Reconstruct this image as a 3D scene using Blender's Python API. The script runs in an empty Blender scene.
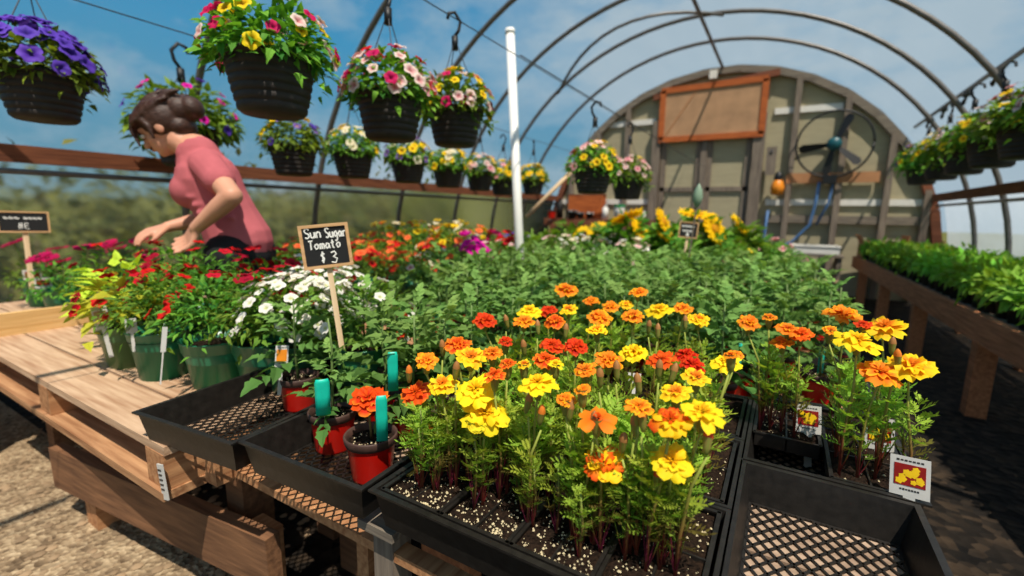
import bpy, math, random
from mathutils import Vector, Matrix, Quaternion
PI = math.pi
scene = bpy.context.scene
COL = scene.collection

# ------------------------------------------------------------------ camera
FPX = 460.0
def cam_basis(yaw=-30.4, pitch=-9.3, roll=1.0):
    y, p, r = (math.radians(a) for a in (yaw, pitch, roll))
    fw = Vector((math.sin(y)*math.cos(p), math.cos(y)*math.cos(p), math.sin(p)))
    rt = Vector((math.cos(y), -math.sin(y), 0)); up = rt.cross(fw)
    return fw, math.cos(r)*rt + math.sin(r)*up, -math.sin(r)*rt + math.cos(r)*up
FW, RT, UP = cam_basis()
EYE = Vector((0, 0, 1.10))
cd = bpy.data.cameras.new('camera'); cam = bpy.data.objects.new('camera', cd); COL.objects.link(cam)
m = Matrix((RT, UP, -FW)).transposed().to_4x4(); m.translation = EYE; cam.matrix_world = m
cd.sensor_width = 36; cd.lens = FPX/1024*36; cd.clip_start = 0.02; cd.clip_end = 300
cd.dof.use_dof = True; cd.dof.focus_distance = 0.84; cd.dof.aperture_fstop = 2.2
scene.camera = cam
def ray(px, py): return FW*FPX + RT*(px-512) - UP*(py-288)
def at_z(px, py, z): d = ray(px, py); return EYE + d*((z-EYE.z)/d.z)
def at_y(px, py, Y): d = ray(px, py); return EYE + d*(Y/d.y)
def at_x(px, py, X): d = ray(px, py); return EYE + d*(X/d.x)
def at_d(px, py, dep): return EYE + ray(px, py)*(dep/FPX)
def depth(p): return (Vector(p)-EYE).dot(FW)

# ------------------------------------------------------------------ view, sky, sun
scene.view_settings.view_transform = 'Standard'; scene.view_settings.look = 'None'
scene.view_settings.exposure = 0.0; scene.view_settings.gamma = 1.0
scene.view_settings.use_curve_mapping = False
try:
    scene.cycles.transparent_max_bounces = 24; scene.cycles.max_bounces = 8
except Exception: pass
def lin(r, g, b):
    def f(c):
        c /= 255.0
        return c/12.92 if c <= 0.04045 else ((c+0.055)/1.055)**2.4
    return (f(r), f(g), f(b), 1.0)

w = bpy.data.worlds.new('sky'); scene.world = w; w.use_nodes = True
nt = w.node_tree; nt.nodes.clear()
def N(nt, t, **kw):
    n = nt.nodes.new(t)
    for k, v in kw.items():
        if k in n.inputs: n.inputs[k].default_value = v
        else: setattr(n, k, v)
    return n
tc = N(nt, 'ShaderNodeTexCoord'); sep = N(nt, 'ShaderNodeSeparateXYZ')
nt.links.new(tc.outputs['Generated'], sep.inputs[0])
mapn = N(nt, 'ShaderNodeMapping'); mapn.inputs['Scale'].default_value = (1.6, 2.6, 4.2)
mapn.inputs['Location'].default_value = (0.35, 0.2, 0.1)
nt.links.new(tc.outputs['Generated'], mapn.inputs[0])
noi = N(nt, 'ShaderNodeTexNoise'); noi.inputs['Scale'].default_value = 1.25; noi.inputs['Detail'].default_value = 8; noi.inputs['Roughness'].default_value = 0.58
nt.links.new(mapn.outputs[0], noi.inputs['Vector'])
# more cloud to the right (+X) and low down
mx = N(nt, 'ShaderNodeMath', operation='MULTIPLY_ADD'); mx.inputs[1].default_value = 0.17; mx.inputs[2].default_value = 0.155
nt.links.new(sep.outputs['X'], mx.inputs[0])
mz = N(nt, 'ShaderNodeMath', operation='MULTIPLY_ADD'); mz.inputs[1].default_value = -0.10
nt.links.new(sep.outputs['Z'], mz.inputs[0]); nt.links.new(mx.outputs[0], mz.inputs[2])
ad = N(nt, 'ShaderNodeMath', operation='ADD'); nt.links.new(noi.outputs['Fac'], ad.inputs[0]); nt.links.new(mz.outputs[0], ad.inputs[1])
rp = N(nt, 'ShaderNodeValToRGB'); rp.color_ramp.elements[0].position = 0.46; rp.color_ramp.elements[1].position = 0.66
nt.links.new(ad.outputs[0], rp.inputs[0])
gr = N(nt, 'ShaderNodeValToRGB'); e = gr.color_ramp.elements
e[0].position = 0.0; e[0].color = lin(120, 160, 175); e[1].position = 0.75; e[1].color = lin(24, 104, 168)
x_ = gr.color_ramp.elements.new(0.3); x_.color = lin(64, 148, 192)
nt.links.new(sep.outputs['Z'], gr.inputs[0])
mixc = N(nt, 'ShaderNodeMixRGB'); mixc.inputs[2].default_value = lin(166, 188, 202)
nt.links.new(rp.outputs[0], mixc.inputs[0]); nt.links.new(gr.outputs[0], mixc.inputs[1])
bg = N(nt, 'ShaderNodeBackground'); bg.inputs['Strength'].default_value = 0.95
nt.links.new(mixc.outputs[0], bg.inputs[0])
wo = N(nt, 'ShaderNodeOutputWorld'); nt.links.new(bg.outputs[0], wo.inputs[0])

sd = bpy.data.lights.new('sun', 'SUN'); sun = bpy.data.objects.new('sun', sd); COL.objects.link(sun)
sd.energy = 5.6; sd.angle = math.radians(0.6); sd.color = (1.0, 0.92, 0.80)
SUN_DIR = Vector((0.5, -0.48, 1.38)).normalized()
sun.rotation_euler = SUN_DIR.to_track_quat('Z', 'Y').to_euler(); sun.location = (4, -4, 9)

# ------------------------------------------------------------------ materials
def newmat(name):
    mt = bpy.data.materials.new(name); mt.use_nodes = True
    t = mt.node_tree; t.nodes.clear(); o = N(t, 'ShaderNodeOutputMaterial')
    return mt, t, o
def plain(name, rgb, rough=0.6, var=0.12, scale=30, bump=0.0, spec=0.4, metal=0.0, stretch=(1, 1, 1), rgb2=None, detail=5):
    """one colour with noise wear"""
    mt, t, o = newmat(name)
    c = lin(*rgb); b = N(t, 'ShaderNodeBsdfPrincipled')
    b.inputs['Roughness'].default_value = rough; b.inputs['Metallic'].default_value = metal
    b.inputs['Specular IOR Level'].default_value = spec
    tcn = N(t, 'ShaderNodeTexCoord'); mp = N(t, 'ShaderNodeMapping'); mp.inputs['Scale'].default_value = stretch
    t.links.new(tcn.outputs['Object'], mp.inputs[0])
    n = N(t, 'ShaderNodeTexNoise'); n.inputs['Scale'].default_value = scale; n.inputs['Detail'].default_value = detail
    t.links.new(mp.outputs[0], n.inputs['Vector'])
    r = N(t, 'ShaderNodeValToRGB'); r.color_ramp.elements[0].position = 0.3; r.color_ramp.elements[1].position = 0.7
    if rgb2: r.color_ramp.elements[0].color = lin(*rgb2); r.color_ramp.elements[1].color = c
    else:
        r.color_ramp.elements[0].color = tuple(v*(1-var) for v in c[:3]) + (1,)
        r.color_ramp.elements[1].color = tuple(min(1, v*(1+var)) for v in c[:3]) + (1,)
    t.links.new(n.outputs['Fac'], r.inputs[0]); t.links.new(r.outputs[0], b.inputs['Base Color'])
    if bump:
        bp = N(t, 'ShaderNodeBump'); bp.inputs['Strength'].default_value = bump; bp.inputs['Distance'].default_value = 0.01
        t.links.new(n.outputs['Fac'], bp.inputs['Height']); t.links.new(bp.outputs[0], b.inputs['Normal'])
    t.links.new(b.outputs[0], o.inputs[0]); return mt
def wood(name, rgb, rgb2, axis='X', rough=0.75, scale=7, spec=0.25):
    st = {'X': (0.6, 9, 9), 'Y': (9, 0.6, 9), 'Z': (9, 9, 0.6)}[axis]
    return plain(name, rgb, rough, scale=scale, bump=0.25, spec=spec, stretch=st, rgb2=rgb2, detail=7)
def leafy(name, trans=0.35, rough=0.45, spec=0.35, vr=0.25, hr=0.03, tint=(1.15, 1.1, 0.55)):
    """foliage / petals: colour from the mesh, small change from plant to plant, light passes through"""
    mt, t, o = newmat(name)
    a = N(t, 'ShaderNodeAttribute'); a.attribute_name = 'Col'
    oi = N(t, 'ShaderNodeObjectInfo'); hs = N(t, 'ShaderNodeHueSaturation')
    mr = N(t, 'ShaderNodeMapRange'); mr.inputs[3].default_value = 1-vr; mr.inputs[4].default_value = 1+vr
    mh = N(t, 'ShaderNodeMapRange'); mh.inputs[3].default_value = 0.5-hr; mh.inputs[4].default_value = 0.5+hr
    t.links.new(oi.outputs['Random'], mr.inputs[0]); t.links.new(oi.outputs['Random'], mh.inputs[0])
    t.links.new(mr.outputs[0], hs.inputs['Value']); t.links.new(mh.outputs[0], hs.inputs['Hue'])
    t.links.new(a.outputs['Color'], hs.inputs['Color'])
    b = N(t, 'ShaderNodeBsdfPrincipled'); b.inputs['Roughness'].default_value = rough; b.inputs['Specular IOR Level'].default_value = spec
    t.links.new(hs.outputs[0], b.inputs['Base Color'])
    tr = N(t, 'ShaderNodeBsdfTranslucent'); mm = N(t, 'ShaderNodeMixRGB', blend_type='MULTIPLY')
    mm.inputs[0].default_value = 1; mm.inputs[2].default_value = (*tint, 1); t.links.new(hs.outputs[0], mm.inputs[1]); t.links.new(mm.outputs[0], tr.inputs[0])
    ms = N(t, 'ShaderNodeMixShader'); ms.inputs[0].default_value = trans
    t.links.new(b.outputs[0], ms.inputs[1]); t.links.new(tr.outputs[0], ms.inputs[2]); t.links.new(ms.outputs[0], o.inputs[0])
    return mt
def film(name, haze, tint=(0.9, 0.95, 1.0), streak=0.5, frost=0.0):
    """clear greenhouse plastic, a little milky in streaks"""
    mt, t, o = newmat(name)
    tp = N(t, 'ShaderNodeBsdfTransparent') if not frost else N(t, 'ShaderNodeBsdfRefraction')
    if frost: tp.inputs['IOR'].default_value = 1.16; tp.inputs['Roughness'].default_value = frost
    tl = N(t, 'ShaderNodeBsdfTranslucent'); df = N(t, 'ShaderNodeBsdfDiffuse'); gl = N(t, 'ShaderNodeBsdfGlossy')
    tl.inputs[0].default_value = (*tint, 1); df.inputs[0].default_value = (*tint, 1); gl.inputs['Roughness'].default_value = 0.12
    m1 = N(t, 'ShaderNodeMixShader'); m1.inputs[0].default_value = 0.35
    t.links.new(tl.outputs[0], m1.inputs[1]); t.links.new(df.outputs[0], m1.inputs[2])
    tcn = N(t, 'ShaderNodeTexCoord'); mp = N(t, 'ShaderNodeMapping'); mp.inputs['Scale'].default_value = (3.2, 0.5, 1.6); mp.inputs['Rotation'].default_value = (0.2, 0.1, 0.5)
    n = N(t, 'ShaderNodeTexNoise'); n.inputs['Scale'].default_value = 1.3; n.inputs['Detail'].default_value = 6
    t.links.new(tcn.outputs['Object'], mp.inputs[0]); t.links.new(mp.outputs[0], n.inputs['Vector'])
    mr = N(t, 'ShaderNodeMapRange'); mr.inputs[1].default_value = 0.35; mr.inputs[2].default_value = 0.7
    mr.inputs[3].default_value = haze*(1-streak); mr.inputs[4].default_value = haze*(1+streak); t.links.new(n.outputs['Fac'], mr.inputs[0])
    m2 = N(t, 'ShaderNodeMixShader'); t.links.new(mr.outputs[0], m2.inputs[0]); t.links.new(tp.outputs[0], m2.inputs[1]); t.links.new(m1.outputs[0], m2.inputs[2])
    m3 = N(t, 'ShaderNodeMixShader'); m3.inputs[0].default_value = 0.025
    t.links.new(m2.outputs[0], m3.inputs[1]); t.links.new(gl.outputs[0], m3.inputs[2]); t.links.new(m3.outputs[0], o.inputs[0])
    return mt
def colored(name, rough=0.6, spec=0.3):
    mt, t, o = newmat(name); a = N(t, 'ShaderNodeAttribute'); a.attribute_name = 'Col'
    b = N(t, 'ShaderNodeBsdfPrincipled'); b.inputs['Roughness'].default_value = rough; b.inputs['Specular IOR Level'].default_value = spec
    t.links.new(a.outputs['Color'], b.inputs['Base Color']); t.links.new(b.outputs[0], o.inputs[0]); return mt

M = dict(
    leaf=leafy('leaf', 0.36, 0.6, 0.18), marleaf=leafy('marigold_leaf', 0.42, 0.6, 0.18, vr=0.2), tomleaf=leafy('tomato_leaf', 0.3, 0.65, 0.15, vr=0.15, hr=0.012),
    petal=leafy('petal', 0.3, 0.6, 0.15, vr=0.05, hr=0.004, tint=(1.1, 0.95, 0.8)), stem=colored('stem', 0.5),
    black=plain('black_plastic', (32, 29, 26), 0.42, 0.35, 60, 0.06, 0.4), pot_black=plain('black_pot', (46, 40, 36), 0.6, 0.3, 25, 0.1, 0.3),
    red=plain('red_plastic', (190, 24, 14), 0.3, 0.12, 14, 0.03, 0.5), rim=plain('weathered_rim', (74, 52, 44), 0.6, 0.3, 40, 0.1),
    green=plain('green_plastic', (34, 112, 80), 0.33, 0.14, 12, 0.02, 0.5), green2=plain('pale_green_plastic', (84, 120, 76), 0.4, 0.14, 12, 0.02),
    soil=plain('potting_soil', (52, 38, 28), 0.95, scale=160, bump=0.9, spec=0.1, rgb2=(18, 13, 10), detail=10),
    perlite=plain('perlite', (204, 188, 150), 0.9, 0.25, 90), teal=plain('teal_tag', (22, 190, 164), 0.4, 0.12, 40),
    white=plain('white_plastic', (225, 222, 214), 0.4, 0.06, 20), cream=plain('white_pipe', (236, 234, 228), 0.35, 0.04, 10),
    tagw=plain('tag_card', (200, 198, 192), 0.45, 0.05, 40), tagred=plain('tag_red', (140, 22, 14), 0.4, 0.2, 60), tagyel=plain('tag_yellow', (240, 196, 20), 0.4, 0.1, 60), tagdark=plain('tag_ink', (50, 44, 40), 0.5),
    silver=plain('crumpled_film', (150, 150, 150), 0.3, 0.3, 60),
    pallet=wood('pallet_wood', (208, 176, 144), (164, 126, 96), 'X'), palletx=wood('pallet_low_wood', (196, 150, 108), (140, 96, 64), 'X'), blockw=wood('block_wood', (196, 146, 102), (146, 96, 62), 'Y'),
    deck=wood('worn_deck', (186, 160, 136), (138, 114, 94), 'X'), beam=wood('brown_beam', (138, 98, 68), (98, 68, 48), 'X'), beamy=wood('bench_apron', (196, 130, 88), (146, 92, 60), 'Y'), yel=wood('yellow_board', (226, 186, 128), (206, 160, 96), 'Y'),
    greywood=wood('weathered_stud', (142, 128, 112), (98, 87, 78), 'Z'), greywoodx=wood('weathered_rail', (140, 128, 112), (96, 87, 78), 'X'), redwood=wood('hip_board_wood', (134, 80, 52), (88, 50, 34), 'Y'), redx=wood('red_brown_plank', (140, 84, 58), (96, 56, 40), 'X'), rust=wood('orange_frame', (196, 106, 52), (150, 74, 36), 'X'),
    canvas=plain('brown_board', (176, 136, 100), 0.8, 0.16, 5, 0.1), siding=plain('wall_siding', (166, 156, 126), 0.85, 0.08, 4, 0.05, stretch=(1, 1, 4)), whitewood=plain('white_batten', (222, 218, 208), 0.6, 0.06),
    pipe=plain('galvanised_pipe', (104, 100, 96), 0.45, 0.15, 20, spec=0.5, metal=0.4), wire=plain('hanger_wire', (70, 74, 78), 0.4), blackm=plain('black_metal', (18, 20, 22), 0.5, 0.2), tealm=plain('teal_motor', (20, 80, 88), 0.4),
    card=plain('cardboard', (176, 124, 84), 0.85, 0.1, 8), chalkb=plain('chalkboard', (16, 16, 17), 0.75, 0.2, 12), chalk=plain('chalk', (226, 224, 218), 0.9, 0.05), signw=wood('sign_frame', (210, 168, 122), (186, 142, 96), 'X'), stickw=wood('sign_stick', (222, 194, 156), (200, 168, 126), 'Z'),
    skin=plain('skin', (208, 150, 122), 0.5, 0.05, 8, spec=0.35), hair=plain('dark_hair', (62, 38, 28), 0.5, 0.5, 18, 0.3, stretch=(3, 3, 12)), shirt=plain('pink_shirt', (184, 98, 104), 0.85, 0.1, 12, 0.12, 0.1), pants=plain('black_trousers', (18, 18, 22), 0.8, 0.2, 20),
    glass=plain('pale_green_glaze', (128, 150, 126), 0.3, 0.1, 10), hose=plain('blue_hose', (70, 106, 150), 0.5), orange=plain('orange_plastic', (226, 134, 28), 0.4), kgreen=plain('bright_green_cap', (10, 140, 84), 0.4), blue=plain('blue_plastic', (24, 92, 124), 0.4), terr=plain('terracotta', (150, 66, 36), 0.8, 0.15),
)
def ground_mat(name, a, b, c, s1, s2, bump=0.6):
    mt, t, o = newmat(name); tcn = N(t, 'ShaderNodeTexCoord')
    v = N(t, 'ShaderNodeTexVoronoi'); v.inputs['Scale'].default_value = s1; n = N(t, 'ShaderNodeTexNoise'); n.inputs['Scale'].default_value = s2; n.inputs['Detail'].default_value = 8
    for q in (v, n): t.links.new(tcn.outputs['Object'], q.inputs['Vector'])
    r = N(t, 'ShaderNodeValToRGB'); el = r.color_ramp.elements; el[0].position = 0.28; el[0].color = lin(*a); el[1].position = 0.72; el[1].color = lin(*c); k = el.new(0.5); k.color = lin(*b)
    mx_ = N(t, 'ShaderNodeMixRGB'); mx_.inputs[0].default_value = 0.45
    t.links.new(n.outputs['Fac'], mx_.inputs[1]); t.links.new(v.outputs['Color'], mx_.inputs[2]); t.links.new(mx_.outputs[0], r.inputs[0])
    bs = N(t, 'ShaderNodeBsdfPrincipled'); bs.inputs['Roughness'].default_value = 0.9; bs.inputs['Specular IOR Level'].default_value = 0.15; t.links.new(r.outputs[0], bs.inputs['Base Color'])
    bp = N(t, 'ShaderNodeBump'); bp.inputs['Strength'].default_value = bump; bp.inputs['Distance'].default_value = 0.02; t.links.new(v.outputs['Distance'], bp.inputs['Height']); t.links.new(bp.outputs[0], bs.inputs['Normal'])
    t.links.new(bs.outputs[0], o.inputs[0]); return mt
M['gravel'] = ground_mat('gravel', (104, 86, 66), (150, 128, 100), (186, 164, 132), 62, 9)
M['ground_shade'] = ground_mat('dark_ground_shade', (14, 12, 10), (30, 25, 20), (62, 50, 38), 26, 5)  # dark aisle ground; its near-black colour also paints the shade under benches
M['meadow'] = ground_mat('meadow', (60, 64, 28), (92, 94, 42), (126, 120, 58), 20, 3)
M['film'] = film('roof_film', 0.04); M['film_l'] = film('side_film', 0.10, (0.78, 0.82, 0.66), frost=0.24); M['film_r'] = film('white_side_film', 0.6, (0.80, 0.88, 1.0), 0.2)

# ------------------------------------------------------------------ mesh builder and object helpers
class MB:
    def __init__(s): s.v = []; s.f = []; s.mi = []; s.c = []; s.k = 0; s.col = (1, 1, 1, 1)
    def add(s, vs, fs, col=None):
        n = len(s.v); s.v.extend(tuple(p) for p in vs)
        c = col or s.col
        s.c.extend(c if isinstance(c, list) else [c]*len(vs))
        for f in fs: s.f.append(tuple(i+n for i in f)); s.mi.append(s.k)
    def box(s, c, d, mat=None):
        x, y, z = (q/2 for q in d); P = [Vector((i*x, j*y, k*z)) for i in (-1, 1) for j in (-1, 1) for k in (-1, 1)]
        if mat is not None: P = [mat @ p for p in P]
        s.add([Vector(c)+p for p in P], [(0, 1, 3, 2), (4, 6, 7, 5), (0, 4, 5, 1), (2, 3, 7, 6), (0, 2, 6, 4), (1, 5, 7, 3)])
    def bar(s, a, b, w_, h_, up=(0, 0, 1)):
        a, b = Vector(a), Vector(b); d = (b-a).normalized(); u = Vector(up); u = (u-d*u.dot(d)).normalized(); r = d.cross(u)
        P = [q+r*i*w_/2+u*j*h_/2 for q in (a, b) for i, j in ((-1, -1), (1, -1), (1, 1), (-1, 1))]
        s.add(P, [(3, 2, 1, 0), (4, 5, 6, 7), (0, 1, 5, 4), (1, 2, 6, 5), (2, 3, 7, 6), (3, 0, 4, 7)])
    def tube(s, pts, r, n=8, cols=None, cap=True):
        pts = [Vector(p) for p in pts]; m_ = len(pts); V = []; C_ = []; prev = None
        for i, p in enumerate(pts):
            d = (pts[min(i+1, m_-1)]-pts[max(i-1, 0)]).normalized()
            u = prev if prev is not None else (Vector((0, 0, 1)) if abs(d.z) < .9 else Vector((1, 0, 0)))
            u = (u-d*u.dot(d)).normalized(); prev = u; q = d.cross(u); rr = r[i] if isinstance(r, (list, tuple)) else r
            for k in range(n):
                a = 2*PI*k/n; V.append(p+(u*math.cos(a)+q*math.sin(a))*rr); C_.append(cols[i] if cols else s.col)
        F = [(i*n+k, i*n+(k+1) % n, (i+1)*n+(k+1) % n, (i+1)*n+k) for i in range(m_-1) for k in range(n)]
        if cap: F += [tuple(range(n-1, -1, -1)), tuple((m_-1)*n+k for k in range(n))]
        s.add(V, F, C_)
    def lathe(s, prof, n=24, c=(0, 0, 0), sq=0, wob=None):
        c = Vector(c); V = []
        for i, (r, z) in enumerate(prof):
            for k in range(n):
                a = 2*PI*k/n; q = r
                if sq: q = r*min(1.3, 1/max(abs(math.cos(a)), abs(math.sin(a)))**sq)
                if wob: q *= 1+wob*(1 if k % 2 else -1)
                V.append(c+Vector((q*math.cos(a), q*math.sin(a), z)))
        F = [(i*n+k, i*n+(k+1) % n, (i+1)*n+(k+1) % n, (i+1)*n+k) for i in range(len(prof)-1) for k in range(n)]
        s.add(V, F)
    def disc(s, r, z, n=20, c=(0, 0), bump=0.0, rnd=None):
        V = [Vector((c[0], c[1], z+bump))]
        for q in (0.55, 1.0):
            for k in range(n):
                a = 2*PI*k/n; V.append(Vector((c[0]+q*r*math.cos(a), c[1]+q*r*math.sin(a), z+(bump*(1-q) if not rnd else rnd.uniform(-.004, .004)*(q < .9)))))
        F = [(0, 1+k, 1+(k+1) % n) for k in range(n)] + [(1+k, 1+n+k, 1+n+(k+1) % n, 1+(k+1) % n) for k in range(n)]
        s.add(V, F)
    def mesh(s, name, mats, smooth=False):
        me = bpy.data.meshes.new(name); me.from_pydata(s.v, [], s.f)
        ca = me.color_attributes.new('Col', 'FLOAT_COLOR', 'POINT')
        ca.data.foreach_set('color', [x for c in s.c for x in c])
        for q in (mats if isinstance(mats, (list, tuple)) else [mats]): me.materials.append(q)
        me.polygons.foreach_set('material_index', s.mi)
        if smooth: me.polygons.foreach_set('use_smooth', [True]*len(s.f))
        me.update(); return me
    def build(s, name, mats, parent=None, smooth=False, loc=(0, 0, 0), **kw): return put(name, s.mesh(name, mats, smooth), parent, loc, **kw)
def put(name, me, parent=None, loc=(0, 0, 0), rot=None, scale=None):
    o = bpy.data.objects.new(name, me); COL.objects.link(o); o.location = loc
    if rot is not None:
        if isinstance(rot, Quaternion): o.rotation_mode = 'QUATERNION'; o.rotation_quaternion = rot
        else: o.rotation_euler = rot
    if scale is not None: o.scale = (scale,)*3 if isinstance(scale, (int, float)) else scale
    if parent: o.parent = parent
    return o
def tag(o, label, cat, group=None, kind=None):
    o['label'] = label
    if cat: o['category'] = cat
    if group: o['group'] = group
    if kind: o['kind'] = kind
    return o
def thing(name, label, cat, loc=(0, 0, 0), rz=0, group=None, rot=None, scale=None):
    o = put(name, None, None, loc, rot if rot is not None else (0, 0, rz), scale); o.empty_display_size = 0.05
    return tag(o, label, cat, group)
def struct(o, label=None):
    o['kind'] = 'structure'
    if label: o['label'] = label
    return o
def up_quat(n, spin=0.0): return Vector(n).to_track_quat('Z', 'Y') @ Quaternion((0, 0, 1), spin)
def shade(c, k): return (min(1, c[0]*k), min(1, c[1]*k), min(1, c[2]*k), 1)
def mixcol(a, b, t): return tuple(a[i]*(1-t)+b[i]*t for i in range(3)) + (1,)

# ------------------------------------------------------------------ leaf, petal and flower shapes
def leaf_geo(mb, M4, L, W, col, droop=0.25, fold=0.2, n=4, shape=0.45, lobes=0.0):
    """one leaf blade along +Y of M4, folded at its midrib and bent down"""
    V = []; F = []; C_ = []
    for i in range(n+1):
        t = i/n; wv = W*(math.sin(PI*t**shape)**0.9 if 0 < t < 1 else 0.03)
        if lobes and 0 < i < n: wv *= 1+lobes*(1 if i % 2 else -1)
        y = L*t; z = -droop*L*t*t
        for sx in (-1, 0, 1):
            V.append(M4 @ Vector((sx*wv/2, y-(abs(sx)*lobes*L*.06), z+abs(sx)*wv*fold))); C_.append(shade(col, 0.86 if sx == 0 else 1.0))
    for i in range(n):
        a = i*3; F += [(a, a+1, a+4, a+3), (a+1, a+2, a+5, a+4)]
    mb.add(V, F, C_)
def frame(p, az, pitch, roll=0.0):
    """+Y points outward at azimuth az (0 = +X) raised by pitch"""
    return Matrix.Translation(Vector(p)) @ Matrix.Rotation(az-PI/2, 4, 'Z') @ Matrix.Rotation(pitch, 4, 'X') @ Matrix.Rotation(roll, 4, 'Y')

GREENS = dict(bush=lin(134, 134, 58), bush2=lin(74, 82, 40), mar=lin(168, 196, 70), mar2=lin(114, 154, 54), tom=lin(82, 122, 56), tom2=lin(140, 174, 90), pet=lin(128, 168, 58), pet2=lin(74, 122, 42), lime=lin(206, 216, 66), basket=lin(146, 184, 60), dark=lin(66, 112, 38), seed=lin(150, 200, 70))

def marigold_foliage(rnd, H=0.22):
    mb = MB(); n = rnd.randint(19, 24)
    for i in range(n):
        t = (i+0.5)/n; z = H*(0.22+0.60*t); az = i*2.4+rnd.uniform(-.5, .5)
        L = (0.028+0.018*math.sin(PI*t))*rnd.uniform(.8, 1.15); pit = rnd.uniform(.35, 1.1); c0 = mixcol(GREENS['mar2'], GREENS['mar'], min(1, .1+t*rnd.uniform(.6, 1.3)))
        if t < .3 and rnd.random() < .5: c0 = mixcol(c0, lin(110, 40, 46), .6)
        A = frame((0, 0, z), az, pit, rnd.uniform(-.4, .4)); k = rnd.randint(4, 6); droop = rnd.uniform(.1, .6)
        def at(y): return Vector((0, y, -droop*y*y/L*.8))
        mb.add([A @ (at(0)+Vector((-.0006, 0, 0))), A @ (at(0)+Vector((.0006, 0, 0))), A @ (at(L*.55)+Vector((.0006, 0, 0))), A @ (at(L)), A @ (at(L*.55)+Vector((-.0006, 0, 0)))], [(0, 1, 2, 3, 4)], c0)
        for j in range(k+1):
            y = L*(0.3+0.62*j/k)
            for sx in ((-1, 1) if j < k else (0,)):
                l = L*(0.36-0.13*abs(j/k-.4))*(1.0 if sx else 1.05); wd = l*.40; dirv = Vector((sx*.82, .6 if sx else 1, rnd.uniform(-.15, .25))).normalized(); sd_ = Vector((-dirv.y, dirv.x, 0)).normalized(); b = at(y)
                mb.add([A @ b, A @ (b+dirv*l*.5+sd_*wd*.5), A @ (b+dirv*l), A @ (b+dirv*l*.5-sd_*wd*.5)], [(0, 1, 2, 3)], shade(c0, rnd.uniform(.85, 1.2)))
    for i in range(5):
        az = i*1.3+rnd.uniform(-.3, .3); q = rnd.uniform(.006, .016); mb.tube([(0, 0, H*.04), (q*math.cos(az), q*math.sin(az), H*(.16+.05*i)), (q*1.8*math.cos(az), q*1.8*math.sin(az), H*(.30+.08*i))], [.0016, .0013, .0009], 4, [lin(112, 28, 38), lin(116, 44, 44), GREENS['mar2']])
    return mb
def tomato_leaf(mb, A, L, rnd, col):
    def at(y): return Vector((0, y, .12*L*math.sin(PI*y/L)-.35*y*y/L))
    mb.add([A @ (at(0)+Vector((-.0014, 0, 0))), A @ (at(0)+Vector((.0014, 0, 0))), A @ (at(L*.6)+Vector((.001, 0, 0))), A @ at(L), A @ (at(L*.6)+Vector((-.001, 0, 0)))], [(0, 1, 2, 3, 4)], shade(col, 1.1))
    for j, y in enumerate((.34, .58, .8)):
        for sx in (-1, 1):
            l = L*(.34, .36, .26)[j]*rnd.uniform(.85, 1.1)
            B = A @ Matrix.Translation(at(y*L)) @ Matrix.Rotation(-sx*rnd.uniform(.8, 1.15), 4, 'Z') @ Matrix.Rotation(rnd.uniform(-.5, .2), 4, 'X') @ Matrix.Rotation(rnd.uniform(-.4, .4), 4, 'Y')
            leaf_geo(mb, B, l, l*.62, shade(col, rnd.uniform(.85, 1.15)), .3, .16, 5, .6, .16)
    B = A @ Matrix.Translation(at(L*.9)) @ Matrix.Rotation(-.3, 4, 'X'); leaf_geo(mb, B, L*.44, L*.3, shade(col, rnd.uniform(.95, 1.2)), .35, .16, 6, .6, .18)
def tomato_foliage(rnd, H=0.25):
    mb = MB(); n = rnd.randint(10, 13)
    for i in range(n):
        t = i/(n-1); az = i*2.4+rnd.uniform(-.4, .4); L = (0.15-.07*t)*rnd.uniform(.85, 1.1)
        col = mixcol(GREENS['tom'], GREENS['tom2'], t*rnd.uniform(.4, 1.0))
        tomato_leaf(mb, frame((0, 0, H*(.18+.8*t)), az, .25+.75*t+rnd.uniform(-.2, .2), rnd.uniform(-.3, .3)), L, rnd, col)
    return mb
def mound_foliage(rnd, R=0.15, H=0.16, n=230, L=0.04, W=0.016, cols=('pet2', 'pet'), trail=0.0, lobes=0.0, low=0.0):
    """a rounded bushy plant: leaves over a dome, loose ends trailing over the pot"""
    mb = MB()
    for i in range(n):
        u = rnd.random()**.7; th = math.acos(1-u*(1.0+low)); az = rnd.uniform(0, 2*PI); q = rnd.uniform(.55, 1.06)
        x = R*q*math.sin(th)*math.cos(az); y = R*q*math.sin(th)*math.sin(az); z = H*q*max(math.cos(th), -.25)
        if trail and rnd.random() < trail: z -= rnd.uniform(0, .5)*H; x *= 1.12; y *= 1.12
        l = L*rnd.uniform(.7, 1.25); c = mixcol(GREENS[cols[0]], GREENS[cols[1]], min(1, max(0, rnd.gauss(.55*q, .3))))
        leaf_geo(mb, frame((x, y, z), az+rnd.uniform(-1.1, 1.1), PI/2-th*rnd.uniform(.7, 1.2)-rnd.uniform(-.1, .9), rnd.uniform(-.6, .6)), l, W*l/L*rnd.uniform(.85, 1.15), c, rnd.uniform(.05, .5), .15, 3 if not lobes else 5, .5, lobes)
    for i in range(9):
        az = i*.7; mb.tube([(0, 0, -.02), (R*.35*math.cos(az), R*.35*math.sin(az), H*.4), (R*.8*math.cos(az), R*.8*math.sin(az), H*.45)], [.0022, .0018, .001], 4, [GREENS['pet2']]*3)
    return mb
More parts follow.
